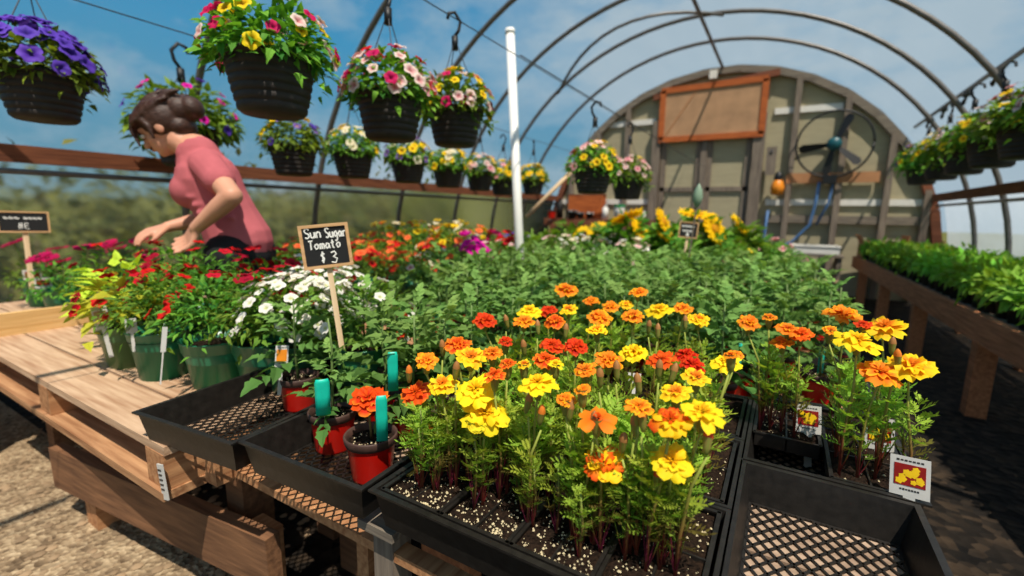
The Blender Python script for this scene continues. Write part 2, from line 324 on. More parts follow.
def petal_geo(mb, az, r0, L, W, pitch, curl, cb, ct, rnd, edge=None, ruf=0.12, nu=4, nv=4, z0=0.0):
    """an obovate ruffled petal; colour runs from its claw cb to its tip ct, with an optional edge band"""
    A = Matrix.Rotation(az-PI/2, 4, 'Z') @ Matrix.Translation((0, r0, z0)) @ Matrix.Rotation(pitch, 4, 'X'); V = []; F = []; C_ = []; ph = rnd.uniform(0, 6)
    for j in range(nv+1):
        t = j/nv; wv = W*(.22+.78*math.sin(PI*.5*min(1, t*1.35))**.9)*(1-.25*max(0, t-.75)*4*.8)
        for i in range(nu+1):
            s_ = i/nu*2-1; tip = t*(1-.12*s_*s_*t+(.05*t if i % 2 else -.05*t))
            V.append(A @ Vector((s_*wv/2, L*tip, -curl*L*t*t+ruf*W*t*math.sin(s_*4.2+ph)-.10*W*s_*s_)))
            c = mixcol(cb, ct, t**.8)
            if edge and (t > .8 or abs(s_) > .8): c = mixcol(c, edge, .85)
            C_.append(c)
    for j in range(nv):
        for i in range(nu): a = j*(nu+1)+i; F.append((a, a+1, a+nu+2, a+nu+1))
    mb.add(V, F, C_)
YEL, YEL2, ORA, ORA2, RED, RED2 = lin(255, 228, 34), lin(252, 198, 24), lin(250, 150, 34), lin(236, 96, 20), lin(196, 26, 12), lin(226, 66, 20)
MCOL = {  # base, tip, edge choices, centre
    'Y': ((YEL2, YEL, None), (YEL, YEL, None), YEL2), 'YO': ((ORA, YEL2, YEL), (ORA, YEL, None), ORA),
    'O': ((ORA2, ORA, None), (RED2, ORA, YEL2), ORA), 'OR': ((RED2, ORA2, ORA), (RED, RED2, ORA), ORA2),
    'R': ((RED, RED, ORA2), (RED, RED2, None), RED2), 'ST': ((YEL2, RED2, None), (YEL, YEL2, None), ORA2), 'RO': ((RED2, RED2, ORA), (RED, ORA2, None), ORA2)}
def marigold_bloom(rnd, kind, double):
    """unit flower (radius 1) facing +Z: broad ruffled ray petals and a crested middle"""
    mb = MB(); ca, cb, cc = MCOL[kind]; n = rnd.choice((7, 8)) if not double else 9
    for i in range(n):
        b, t, e_ = ca if rnd.random() < .55 else cb
        petal_geo(mb, 2*PI*i/n+rnd.uniform(-.12, .12), .12, rnd.uniform(.78, .95), rnd.uniform(.62, .8), rnd.uniform(-.12, .2), rnd.uniform(.05, .35), b, t, rnd, e_, .13)
    n2 = 7 if double else 6
    for i in range(n2):
        b, t, e_ = cb if rnd.random() < .55 else ca
        petal_geo(mb, 2*PI*(i+.5)/n2+rnd.uniform(-.2, .2), .08, rnd.uniform(.52, .72), rnd.uniform(.45, .6), rnd.uniform(.25, .5), rnd.uniform(.1, .4), b, t, rnd, e_, .18, 4, 3, .05)
    if double:
        for i in range(7):
            b, t, e_ = cb if rnd.random() < .5 else ca
            petal_geo(mb, 2*PI*i/7+rnd.uniform(-.3, .3), .05, rnd.uniform(.4, .55), .42, rnd.uniform(.6, .95), rnd.uniform(.1, .5), b, t, rnd, e_, .24, 4, 3, .09)
    for i in range(15):
        petal_geo(mb, i*2.4, .02+.012*i*.9, .24+.1*rnd.random(), .17, 1.25-.05*i, .3, shade(cc, .8), shade(cc, rnd.uniform(.85, 1.2)), rnd, None, .1, 2, 2, .1)
    return mb
def few_petal_bloom(rnd):
    mb = MB()
    for i, az in enumerate((0.0, 1.0, 2.1, 3.14, 4.4)): petal_geo(mb, az, .1, .95, .85, .0, .15, ORA2, ORA, rnd, None, .1)
    for i in range(7): petal_geo(mb, i*.9, .04, .25, .2, 1.2, .2, shade(ORA2, .7), ORA2, rnd, None, .1, 2, 2, .05)
    return mb
def calyx_geo(mb, s=1.0):
    c1, c2 = lin(112, 132, 50), lin(150, 110, 66); prof = [(.0022, -.030), (.0046, -.027), (.0068, -.018), (.0072, -.008), (.0085, .001)]; V = []; C_ = []
    for i, (r, z) in enumerate(prof):
        for k in range(10): a = 2*PI*k/10; V.append((r*s*(1+.06*(k % 2))*math.cos(a), r*s*math.sin(a), z*s)); C_.append(mixcol(c1, c2, .2+.5*i/4*(k % 2)))
    mb.add(V, [(i*10+k, i*10+(k+1) % 10, (i+1)*10+(k+1) % 10, (i+1)*10+k) for i in range(4) for k in range(10)], C_)
def bud_mesh(rnd, tip):
    mb = MB(); calyx_geo(mb, .72); V = []
    for i, (r, z) in enumerate([(.0078, 0), (.0072, .006), (.005, .013), (.001, .018)]):
        for k in range(10): a = 2*PI*k/10; V.append((r*.75*(1+.15*(k % 2))*math.cos(a), r*.75*math.sin(a), z*.8))
    mb.add(V, [(i*10+k, i*10+(k+1) % 10, (i+1)*10+(k+1) % 10, (i+1)*10+k) for i in range(3) for k in range(10)], tip); return mb
def petunia_bloom(rnd, c, throat, eye=None, n=5):
    """unit trumpet flower with five rounded lobes"""
    mb = MB(); K = n*4; V = [Vector((0, 0, -.35))]; C_ = [throat]
    for r, z, cc in ((.16, -.12, mixcol(c, throat, .75)), (.42, .06, eye or c), (.75, .16, c), (1.0, .1, shade(c, 1.1))):
        for k in range(K):
            a = 2*PI*k/K; lobe = 1-.16*r*(1-abs(math.sin(a*n/2)))**1.0; V.append(Vector((r*lobe*math.cos(a), r*lobe*math.sin(a), z+.09*r*math.cos(a*n+1)+rnd.uniform(-.03, .03)*r))); C_.append(cc)
    F = [(0, 1+k, 1+(k+1) % K) for k in range(K)]
    for j in range(3): F += [(1+j*K+k, 1+(j+1)*K+k, 1+(j+1)*K+(k+1) % K, 1+j*K+(k+1) % K) for k in range(K)]
    mb.add(V, F, C_); return mb
def daisy_bloom(rnd, c, cc, n=14, disc=.35):
    mb = MB()
    for q in range(2):
        for i in range(n): petal_geo(mb, 2*PI*(i+.5*q)/n+rnd.uniform(-.06, .06), disc*.7, (1-disc*.7)*rnd.uniform(.9, 1.05), .3, .1+.18*q, .15, shade(c, .85), c, rnd, None, .08, 2, 3)
    mb.col = cc; mb.lathe([(disc*.95, .02), (disc*.9, .09), (disc*.6, .14), (0.001, .13)], 14); return mb

R0 = random.Random(7)
def meshes(name, fn, n, mat, smooth=False): return [fn(random.Random(100+7*i+len(name))).mesh(name, mat, smooth) for i in range(n)]
MF = meshes('marigold_foliage', marigold_foliage, 7, M['marleaf'])
MBLOOM = {k: [marigold_bloom(random.Random(i*13+ord(k[0])+len(k)), k, d).mesh('marigold_bloom', M['petal'], True) for i, d in enumerate((False, True, False, True) if k not in ('Y',) else (False, False, False, True))] for k in MCOL}
MBLOOM['F'] = [few_petal_bloom(R0).mesh('marigold_bloom', M['petal'], True)]
_c = MB(); calyx_geo(_c); CALYX = _c.mesh('calyx', M['stem'], True)
BUDS = [bud_mesh(R0, c).mesh('bud', M['stem'], True) for c in (lin(214, 120, 40), lin(160, 110, 60), lin(196, 60, 26))]
TF = meshes('tomato_foliage', tomato_foliage, 7, M['tomleaf'])
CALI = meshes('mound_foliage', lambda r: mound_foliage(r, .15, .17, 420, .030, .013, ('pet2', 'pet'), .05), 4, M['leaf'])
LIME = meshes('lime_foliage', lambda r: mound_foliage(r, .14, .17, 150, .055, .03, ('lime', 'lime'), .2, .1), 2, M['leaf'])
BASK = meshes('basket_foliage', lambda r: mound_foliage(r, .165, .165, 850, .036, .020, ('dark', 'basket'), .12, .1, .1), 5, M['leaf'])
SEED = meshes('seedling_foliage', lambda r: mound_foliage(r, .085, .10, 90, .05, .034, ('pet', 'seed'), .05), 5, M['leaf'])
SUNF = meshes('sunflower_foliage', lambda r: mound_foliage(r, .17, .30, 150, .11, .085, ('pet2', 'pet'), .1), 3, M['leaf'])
def bl(c, th, eye=None, n=3): return [petunia_bloom(random.Random(i*5+3), lin(*c), lin(*th), lin(*eye) if eye else None).mesh('petal_trumpet', M['petal'], True) for i in range(n)]
PET = dict(red=bl((206, 22, 34), (110, 8, 14)), crimson=bl((168, 14, 40), (80, 6, 14)), white=bl((236, 232, 222), (200, 206, 120)), orange=bl((250, 112, 58), (210, 56, 26)), purple=bl((104, 70, 190), (50, 30, 120), (84, 50, 168)), yellow=bl((246, 212, 30), (150, 90, 10), (240, 180, 20)), pink=bl((236, 176, 176), (150, 40, 60), (226, 120, 134)), blush=bl((240, 214, 204), (200, 90, 100), (230, 170, 170)), magenta=bl((222, 20, 160), (120, 10, 80)), cream=bl((236, 224, 190), (200, 180, 90)), lilac=bl((140, 104, 186), (240, 200, 40), (96, 60, 160)), cerise=bl((206, 24, 92), (120, 8, 50)))
GERB = [daisy_bloom(random.Random(5), lin(190, 20, 84), lin(120, 20, 50), 16, .25).mesh('daisy_petals', M['petal'], True)]
SUNB = [daisy_bloom(random.Random(9+i), lin(250, 204, 20), lin(66, 36, 18), 15, .42).mesh('sunflower_petals', M['petal'], True) for i in range(2)]+[daisy_bloom(random.Random(29), lin(252, 206, 16), lin(214, 150, 20), 15, .34).mesh('sunflower_petals', M['petal'], True)]
def stem_mesh(pts, r0, r1, low, high, name='stem'):
    n = len(pts); mb = MB(); mb.tube(pts, [r0+(r1-r0)*i/(n-1) for i in range(n)], 6, [mixcol(low, high, min(1, 1.35*(i/(n-1))**1.5)) for i in range(n)]); return mb.mesh(name, M['stem'], True)

# ------------------------------------------------------------------ setting
XR, ZC, RH, YB = -1.05, 0.50, 2.85, 8.0          # ridge line, hoop centre height, hoop radius, end wall
def hoop_pts(R, n=40, z0=0.0, y=0.0, zmin=None):
    P = [Vector((XR-R, y, z0)), Vector((XR-R, y, ZC))]
    P += [Vector((XR-R*math.cos(PI*i/n), y, ZC+R*math.sin(PI*i/n))) for i in range(1, n)]
    return P+[Vector((XR+R, y, ZC)), Vector((XR+R, y, z0))]
mb = MB(); mb.add([(-3.95, -5, 0), (-1.22, -5, 0), (-1.22, .66, 0), (-3.95, .66, 0)], [(0, 1, 2, 3)]); mb.k = 1; mb.add([(-3.95, .66, 0), (-1.22, .66, 0), (-1.22, 8.2, 0), (-3.95, 8.2, 0)], [(0, 1, 2, 3)]); mb.add([(-1.22, -5, 0), (1.85, -5, 0), (1.85, 8.2, 0), (-1.22, 8.2, 0)], [(0, 1, 2, 3)]); struct(mb.build('floor', [M['gravel'], M['ground_shade']]))  # second material covers the aisle and paints shade below the benches
mb = MB(); mb.add([(-60, -60, -.03), (60, -60, -.03), (60, 60, -.03), (-60, 60, -.03)], [(0, 1, 2, 3)]); struct(mb.build('ground', M['meadow']))
# pebbles lying on the gravel where it shows
rp_ = random.Random(3); mb = MB()
for i in range(900):
    x, y = (rp_.uniform(-3.2, -1.25), rp_.uniform(.15, 1.3)) if i < 620 else (rp_.uniform(-3.2, -1.3), rp_.uniform(-.2, .9))
    s_ = rp_.uniform(.006, .02); k = rp_.uniform(.6, 1.2); mb.col = shade(lin(150, 126, 98), k); n0 = len(mb.v)
    V = [Vector((0, 0, .6))]+[Vector((math.cos(a)*rp_.uniform(.8, 1.1), math.sin(a)*rp_.uniform(.8, 1.1), .15)) for a in (0, 1.05, 2.1, 3.14, 4.2, 5.2)]
    mb.add([Vector((x, y, 0))+v*s_ for v in V], [(0, 1+j, 1+(j+1) % 6) for j in range(6)])
tag(mb.build('gravel', colored('pebbles', .9), smooth=True), 'loose tan pebbles scattered on the greenhouse floor', 'gravel', kind='stuff')

# film: roof above the hip boards, side walls below
def sheet(name, arc, y0, y1, mat, ny=14):
    V = [(p.x, y0+(y1-y0)*j/ny, p.z) for j in range(ny+1) for p in arc]; n = len(arc); mb = MB()
    mb.add(V, [(j*n+i, j*n+i+1, (j+1)*n+i+1, (j+1)*n+i) for j in range(ny) for i in range(n-1)]); return struct(mb.build(name, mat, smooth=True))
arc = [p for p in hoop_pts(RH+.035, 48)]
sheet('ceiling', [p for p in arc if p.z > 1.39], -4, YB, M['film'])
sheet('wall_left', [p for p in arc if p.z < 1.46 and p.x < XR], -4, YB, M['film_l'])
sheet('wall_right', [p for p in arc if p.z < 1.46 and p.x > XR], -4, YB, M['film_r'])

# end wall
pts = [p for p in hoop_pts(RH-.03, 40)]; mb = MB(); n = len(pts)
mb.add([(p.x, YB+.02, p.z) for p in pts]+[(p.x, YB+.06, p.z) for p in pts], [tuple(range(n)), tuple(range(2*n-1, n-1, -1))]+[(i, i+n, (i+1) % n+n, (i+1) % n) for i in range(n)])
wall = struct(mb.build('wall_back', M['siding']))
def wpart(name, a, b, w_, d_, mat): mb = MB(); mb.bar(a, b, w_, d_, (0, 1, 0)); return mb.build(name, mat, wall)
def arc_z(x): return ZC+math.sqrt(max(0.01, (RH-.06)**2-(x-XR)**2))
for x in (-3.45, -2.95, -2.45, -0.02, .58, 1.12, 1.55): wpart('stud', (x, YB-.03, 0), (x, YB-.03, arc_z(x)-.03), .075, .09, M['greywood'])
for x0, x1, z in ((-2.8, -2.0, 2.62), (-.3, .52, 2.62), (-.3, 1.6, 1.32), (-3.7, -2.05, 1.32)): wpart('batten', (x0, YB, z), (x1, YB, z), .085, .03, M['whitewood'])
for x0, x1, z in ((-.28, .55, 1.08), (.61, 1.09, 1.08), (1.15, 1.7, 1.08), (-3.7, -2.0, .95)): wpart('rail', (x0, YB-.02, z), (x1, YB-.02, z), .11, .05, M['greywoodx'])
rim_pts = [p for p in hoop_pts(RH-.07, 36) if p.z > .6]
for i in range(0, len(rim_pts)-2, 2): wpart('arch_board', rim_pts[i]+Vector((0, YB-.02, 0)), rim_pts[i+2]+Vector((0, YB-.02, 0)), .10, .10, M['greywoodx'] if rim_pts[i].z > 2 else M['redx'])
wpart('vent', (-1.17, YB-.05, 3.17), (-1.17, YB-.05, 3.29), .11, .05, M['whitewood'])
wpart('ridge_plank', (-2.05, YB-.06, 2.98), (-.28, YB-.06, 3.15), .09, .05, M['redx'])
# double door
dr = struct(put('door_1', None)); dr['label'] = 'grey double door under the brown board'
def dpart(name, a, b, w_, d_, mat): mb = MB(); mb.bar(a, b, w_, d_, (0, 1, 0)); return mb.build(name, mat, dr)
for x, ww in ((-1.95, .13), (-.46, .15)): dpart('door_post', (x, YB-.06, 0), (x, YB-.06, 2.6), ww, .12, M['greywood'])
for x0, x1 in ((-1.86, -1.26), (-1.16, -.56)):
    mb = MB(); mb.box(((x0+x1)/2, YB-.01, 1.15), (x1-x0, .03, 2.26)); dl = mb.build('door_leaf', M['siding'], dr)
    for a, b, ww in (((x0+.03, YB-.035, .05), (x0+.03, YB-.035, 2.28), .08), ((x1-.03, YB-.035, .05), (x1-.03, YB-.035, 2.28), .08), ((x0, YB-.035, 1.52), (x1, YB-.035, 1.52), .07), ((x0, YB-.035, .7), (x1, YB-.035, .7), .09)):
        mb = MB(); mb.bar(a, b, ww, .04, (0, 1, 0)); mb.build('door_frame', M['greywood'], dl)
dpart('door_mullion', (-1.21, YB-.05, 0), (-1.21, YB-.05, 2.3), .09, .08, M['greywood'])
t = thing('hanging_board', 'brown panel with an orange wood frame above the double door', 'board', (-1.16, YB-.11, 2.30))
mb = MB(); mb.box((0, 0, .37), (1.46, .03, .74)); mb.build('panel', M['canvas'], t)
for a, b in (((-.75, -.02, 0), (.75, -.02, 0)), ((-.75, -.02, .75), (.75, -.02, .77)), ((-.72, -.02, 0), (-.72, -.02, .75)), ((.72, -.02, 0), (.72, -.02, .76))):
    mb = MB(); mb.bar(a, b, .085, .03, (0, 1, 0)); mb.build('frame', M['rust'], t)
mb = MB(); mb.bar((-.66, -.018, .05), (-.22, -.018, .72), .018, .01, (0, 1, 0)); mb.build('crease', M['card'], t)
t = thing('wooden_plaque', 'small grey plank screwed beside the right door post', 'plank', (-.28, YB-.11, 1.75)); mb = MB(); mb.box((0, 0, .16), (.13, .03, .4)); mb.build('board', M['greywood'], t); mb = MB(); mb.box((0, -.02, .3), (.04, .02, .04)); mb.build('screw_plate', M['pipe'], t)

# fan
fc = Vector((.46, YB-.16, 2.10)); t = thing('wall_fan', 'black four-bladed wall fan in a round guard with teal motor', 'fan', fc)
mb = MB(); R_ = .44; mb.tube([(R_*math.cos(2*PI*i/36), 0, R_*math.sin(2*PI*i/36)) for i in range(37)], .014, 6); mb.build('guard_ring', M['blackm'], t, True)
mb = MB(); mb.lathe([(.001, .09), (.07, .09), (.09, .04), (.09, -.05), (.05, -.1), (.001, -.1)], 16); o = mb.build('motor', M['tealm'], t, True); o.rotation_euler = (PI/2, 0, 0)
for a in (68, 188, 262, 320):
    a = math.radians(a); d = Vector((math.cos(a), 0, math.sin(a))); s_ = Vector((-d.z, .35, d.x)); mb = MB(); V = []
    for r, w_ in ((.07, .025), (.2, .04), (.36, .055), (.41, .03)): V += [d*r-s_*w_, d*r+s_*w_]
    V2 = [v+Vector((0, .008, 0)) for v in V]; mb.add(V+V2, [(0, 1, 3, 2), (2, 3, 5, 4), (4, 5, 7, 6), (8, 10, 11, 9), (10, 12, 13, 11), (12, 14, 15, 13), (0, 2, 10, 8), (2, 4, 12, 10), (4, 6, 14, 12), (1, 9, 11, 3), (3, 11, 13, 5), (5, 13, 15, 7), (6, 7, 15, 14), (0, 8, 9, 1)]); mb.build('blade', M['blackm'], t)
mb = MB(); mb.box((0, .02, -.47), (.16, .1, .12)); mb.build('bracket', M['blackm'], t)
mb = MB(); mb.box((.02, .1, -.44), (1.08, .04, .14)); mb.build('mount_board', M['card'], t)
t = thing('hose', 'blue hose looped down the end wall below the fan', 'hose', (.35, YB-.12, 1.6)); mb = MB()
mb.tube([(.0, 0, 0), (-.02, 0, -.3), (-.06, 0, -.6), (-.25, 0, -.85), (-.5, 0, -.98), (-.62, 0, -.8), (-.6, 0, -.4)], .02, 6); mb.build('tube', M['hose'], t, True)
mb = MB(); mb.tube([(.16, 0, .02), (.13, 0, -.3), (.02, 0, -.6)], .016, 6); mb.build('tube', M['hose'], t, True)
t = thing('spray_bottle', 'orange bottle with dark top hung on the wall left of the fan', 'bottle', (-.16, YB-.13, 1.42)); mb = MB(); mb.lathe([(.001, 0), (.08, .01), (.09, .12), (.06, .2), (.03, .23), (.001, .23)], 14); mb.build('bottle', M['orange'], t, True)
mb = MB(); mb.lathe([(.05, .21), (.06, .25), (.04, .32), (.001, .34)], 12); mb.build('cap', M['blackm'], t, True)

# hoops, ridge pipe, hip boards, braces
for i, (y, where) in enumerate(((.62, 'over the front of the plant bench'), (1.75, 'rising behind the woman in pink'), (2.85, 'third from the end behind the sun sugar sign'), (3.95, 'left of the white post'), (5.0, 'just behind the white post'), (5.95, 'second before the end wall'), (6.85, 'nearest the end wall'))):
    mb = MB(); mb.tube([Vector((p.x, y, p.z)) for p in hoop_pts(RH, 44)], .024, 8); tag(mb.build('greenhouse_hoop', M['pipe'], smooth=True), 'grey steel roof hoop ' + where, 'hoop', 'steel roof hoops')
mb = MB(); mb.tube([(XR, -3, ZC+RH-.035), (XR, YB-.02, ZC+RH-.035)], .022, 8); tag(mb.build('ridge_pipe', M['pipe'], smooth=True), 'grey pipe running along the top of the roof', 'pipe')
mb = MB(); mb.tube([(XR-RH*math.cos(a), 5.95-.5*math.sin((a-.9)/.75*PI), ZC+RH*math.sin(a)-.03) for a in [.9+.75*i/12 for i in range(13)]], .018, 6); tag(mb.build('curved_brace', M['pipe'], smooth=True), 'bowed pipe brace beside a roof hoop left of the ridge', 'pipe')
for sx, lab in ((-1, 'reddish brown board along the left film wall'), (1, 'reddish brown board along the right film wall')):
    x = XR+sx*(RH*math.cos(math.asin((1.4-ZC)/RH))-.05); mb = MB(); mb.bar((x, -3, 1.375), (x, YB-.05, 1.375), .04, .095); o = tag(mb.build('hip_board', M['redwood']), lab, 'board')
    mb = MB(); mb.tube([(x-.03*sx*-1, -3, 1.28), (x+.03*sx, YB-.1, 1.28)], .016, 6); mb.build('edge_pipe', M['pipe'], o, True)
# right hanging rail with small hooks, and thin cables
t = thing('hanging_rail', 'dark pipe with small hooks above the right hanging baskets', 'rail', (1.3, 1.0, 2.27)); mb = MB(); mb.tube([(0, -2, 0), (0, 6.9, 0)], .018, 8); mb.build('pipe', M['blackm'], t, True)
for y in (2.3, 2.9, 3.45, 4.2, 4.9, 5.6, 6.2):
    mb = MB(); mb.tube([(0, y, 0), (0, y, -.06), (0, y+.04, -.11), (0, y+.07, -.08)], .013, 6); mb.box((0, y, -.03), (.05, .05, .05)); mb.build('hook', M['blackm'], t, True)
t = thing('basket_cable', 'thin wire strung lengthwise above the centre hanging baskets', 'cable', (-1.43, 0, 1.995)); mb = MB(); mb.tube([(0, -2, 0), (0, 7.9, 0)], .003, 5); mb.build('strand', M['wire'], t)
t = thing('basket_cable', 'thin wire strung lengthwise above the left hanging baskets', 'cable', (-2.55, 0, 1.915)); mb = MB(); mb.tube([(0, -2, 0), (0, 7.9, 0)], .003, 5); mb.build('strand', M['wire'], t)
t = thing('basket_cable', 'thin wire holding the pair of baskets before the end wall', 'cable', (-1.15, 0, 1.83)); mb = MB(); mb.tube([(0, 2, 0), (0, 7.9, 0)], .003, 5); mb.build('strand', M['wire'], t)
# white post
a, b = at_d(519.5, 250, 3.2), at_d(510, 30, 3.2); d = (b-a).normalized(); a0 = a-d*(a.z/d.z)
mb = MB(); mb.tube([a0, b], .031, 16); o = tag(mb.build('white_post', M['cream'], smooth=True), 'white plastic pipe post standing among the plants', 'post'); mb = MB(); mb.tube([b-d*.03, b+d*.004], .034, 16); mb.build('cap', M['cream'], o, True)
# shrubs outside the left wall
sh = [mound_foliage(random.Random(i+40), .8, 1.0, 1500, .10, .055, ('bush2', 'bush'), .2).mesh('shrub_foliage', M['leaf']) for i in range(2)]
for i, (x, y) in enumerate(((-6.2, .4), (-6.6, 1.7), (-6.3, 3.1), (-6.8, 4.4), (-6.2, 5.8), (-6.7, 7.3), (-6.3, 9.0), (-7.2, 10.8))):
    t = thing('shrub', 'yellow-green bush outside, blurred through the left film wall', 'shrub', (x, y, -.03), i*1.3, 'bushes outside the left wall')
    put('foliage', sh[i % 2], t, (0, 0, .25), None, (1.25, 1.35, 1.32+.12*(i % 3))); put('trunk', stem_mesh([(0, 0, 0), (.03, 0, .4), (0, .04, .9)], .05, .02, lin(80, 64, 44), lin(90, 80, 50)), t)

# ------------------------------------------------------------------ benches, pallets, beams
BT = 0.545                                                         # bench top
def pallet(label, loc, rz, LX, LY, topmat, cat='pallet', nb=6, lower=True, legs=True, group=None):
    """stacked-pallet bench: deck boards along X on blocks, boards below, short posts to the floor"""
    t = thing('pallet_bench', label, cat, (loc[0], loc[1], 0), rz, group); wd = LY/nb
    for i in range(nb):
        mb = MB(); g = random.Random(i).uniform(.004, .014); mb.box((LX/2, wd*(i+.5), BT-.011), (LX, wd-g, .022)); mb.build('deck_board', topmat, t)
    xs = [.05+(LX-.1)*i/max(1, int(LX/.55)) for i in range(int(LX/.55)+1)]
    for x in xs:
        for y in (.07, LY-.07):
            mb = MB(); mb.box((x, y, BT-.022-.045), (.09, .13, .09)); mb.build('block', M['blockw'], t)
        if legs:
            for y in (.22, LY-.12):
                mb = MB(); mb.box((x, y, (BT-.134)/2), (.085, .085, BT-.134)); mb.build('leg', M['beam'], t)
    if lower:
        for y, q in ((.07, .15), (LY/2, .15), (LY-.07, .13)):
            mb = MB(); mb.box((LX/2, y, BT-.123), (LX, q, .022)); mb.build('bottom_board', M['palletx'], t)
    return t
pallet('sunlit wooden pallet bench in the front left corner under green pots', (-2.82, .445), 0, 1.62, .62, M['pallet'], nb=4)
pallet('wooden pallet bench carrying the front marigold trays', (-1.10, .66), 0, 1.38, .72, M['deck'], nb=5, lower=False)
pallet('long wooden bench under the tomato plants', (-1.75, 1.40), 0, 1.98, 1.9, M['palletx'], nb=10)
pallet('wooden bench under the flowers and sunflowers at the back', (-3.05, 3.36), 0, 3.2, 2.6, M['palletx'], nb=12)
pallet('wooden bench behind the woman under orange and yellow flowers', (-3.45, 1.95), 0, 1.62, 1.35, M['palletx'], nb=8)
t = pallet('wooden bench along the left wall with a raised yellow edge', (-3.78, .15), 0, .94, 1.45, M['pallet'], nb=8)
mb = MB(); mb.bar((.955, .0, BT+.045), (.955, .75, BT+.045), .035, .10); mb.build('edge_board', M['yel'], t)
# plank, beam and posts in front
t = thing('front_beam', 'long brown plank on edge near the gravel below the front pallets', 'plank', (0, 0, 0)); a, b = at_z(48, 447, .27), at_z(265, 540, .30); d = (b-a).normalized()
mb = MB(); mb.bar(a+Vector((0, .02, -.075)), b+Vector((0, .02, -.075)), .04, .145); mb.build('board', M['beam'], t)
q = a+d*.16+Vector((0, .06, 0)); mb = MB(); mb.bar((q.x, q.y, 0), (q.x, q.y, .27), .09, .06, (0, 1, 0)); mb.build('stake', M['blockw'], t)
q = b-d*.1+Vector((0, .06, 0)); mb = MB(); mb.bar((q.x, q.y, 0), (q.x, q.y, .27), .09, .06, (0, 1, 0)); mb.build('stake', M['blockw'], t)
t = thing('bench_post', 'grey weathered post under the corner of the front marigold tray', 'post', (-.60, .60, 0)); mb = MB(); mb.box((0, -.02, .255), (.05, .05, .51)); mb.build('post', M['greywood'], t); mb = MB(); mb.box((0, -.02, .515), (.09, .09, .018)); mb.build('cap_block', M['greywoodx'], t)
t = thing('support_rail', 'narrow brown strip crossing under the front trays dotted with light', 'plank', (-1.18, .575, .455)); mb = MB(); mb.bar((0, 0, 0), (1.05, .0, 0), .034, .02); mb.build('strip', M['blockw'], t)
mb = MB(); mb.bar((.045, -.06, .03), (.045, .10, .03), .05, .09); mb.build('end_block', M['blockw'], t)
mb = MB(); mb.bar((.46, .05, -.455), (.46, .05, -.02), .035, .035, (0, 1, 0)); mb.build('stick', M['blockw'], t)
mb = MB(); mb.bar((.57, .2, -.455), (.57, .2, -.02), .14, .05, (0, 1, 0)); mb.build('leg', M['beamy'], t)
t = thing('price_tag', 'small white printed tag stapled to the pallet end below the front tray', 'tag', at_y(163, 482, .4425)); mb = MB(); mb.box((0, 0, 0), (.022, .003, .088)); o = mb.build('card', M['tagw'], t); o.rotation_euler = (0, -.12, .1)
mb = MB()
for k in range(5): mb.box((-.002, -.0022, .03-.012*k), (.012, .001, .004))
o2 = mb.build('print', M['tagdark'], o)
# right bench
t = thing('right_bench', 'long wooden bench with a brown apron along the right wall', 'bench', (0, 0, 0))
A0, A1 = Vector((1.03, 1.6, 0)), Vector((.86, 7.9, 0))
mb = MB(); mb.bar(A0+Vector((0, 0, .515)), A1+Vector((0, 0, .515)), .04, .15); mb.build('apron', M['beamy'], t)
for k in range(9):
    mb = MB(); o_ = .05+.085*k; mb.bar(A0+Vector((o_, 0, .572)), A1+Vector((o_, 0, .572)), .07, .02); mb.build('slat', M['greywood'], t)
for y in (2.2, 3.5, 4.8, 6.1, 7.4):
    x = A0.x+(A1.x-A0.x)*(y-A0.y)/(A1.y-A0.y)
    for dx in (.05, .7): mb = MB(); mb.box((x+dx, y, .22), (.09, .09, .44)); mb.build('leg', M['beamy'], t)
    mb = MB(); mb.bar((x+.02, y, .5), (x+.78, y, .5), .04, .1); mb.build('cross_rail', M['beamy'], t)

# ------------------------------------------------------------------ trays, packs
def tray(label, x0, y0, lx, ly, rz=0, h=.075, group='black plastic flats', cat='tray', z=BT, step=.021):
    t = thing('nursery_tray', label, cat, (x0, y0, z), rz, group); ins = .016; W = .0022; mb = MB()
    def ring(a, zz): return [Vector((a, a, zz)), Vector((lx-a, a, zz)), Vector((lx-a, ly-a, zz)), Vector((a, ly-a, zz))]
    rings = [ring(ins, 0), ring(.004, h-.004), ring(-.004, h-.004), ring(-.004, h), ring(.006, h), ring(ins+W, .003), ring(ins+.007, .003), ring(ins+.007, 0)]
    V = [p for r in rings for p in r]; F = [(i*4+k, i*4+(k+1) % 4, ((i+1) % 8)*4+(k+1) % 4, ((i+1) % 8)*4+k) for i in range(8) for k in range(4)]
    mb.add(V, F); mb.build('tray_wall', M['black'], t)
    mb = MB(); lo, hx, hy = ins+.004, lx-ins-.004, ly-ins-.004
    def clip(px, py, dx, dy):
        ts = []
        t0, t1 = -9, 9
        for p, d, l, h_ in ((px, dx, lo, hx), (py, dy, lo, hy)):
            a, b = (l-p)/d, (h_-p)/d; t0 = max(t0, min(a, b)); t1 = min(t1, max(a, b))
        return t0, t1
    for sg in (1, -1):
        n = int((lx+ly)/step)+2
        for i in range(-n, 2*n):
            px = i*step*1.15; a, b = clip(px, lo if sg > 0 else hy, .62, .78*sg)
            if b-a > .01: mb.bar((px+.62*a, (lo if sg > 0 else hy)+.78*sg*a, .0025), (px+.62*b, (lo if sg > 0 else hy)+.78*sg*b, .0025), .0042, .003)
    mb.build('mesh_bottom', M['black'], t); return t
T = []
tray('empty-fronted black tray at the left end holding one red pot', -1.285, .434, .345, .54, .11)
tray('black tray with red pots left of the marigolds', -.938, .487, .345, .54, .05)
tray('black tray at the front holding the nearest marigold packs', -.578, .512, .545, .272)
tray('second black tray of marigolds from the front', -.578, .790, .545, .272)
tray('third black tray of marigolds from the front, next to tomatoes', -.578, 1.068, .545, .272)
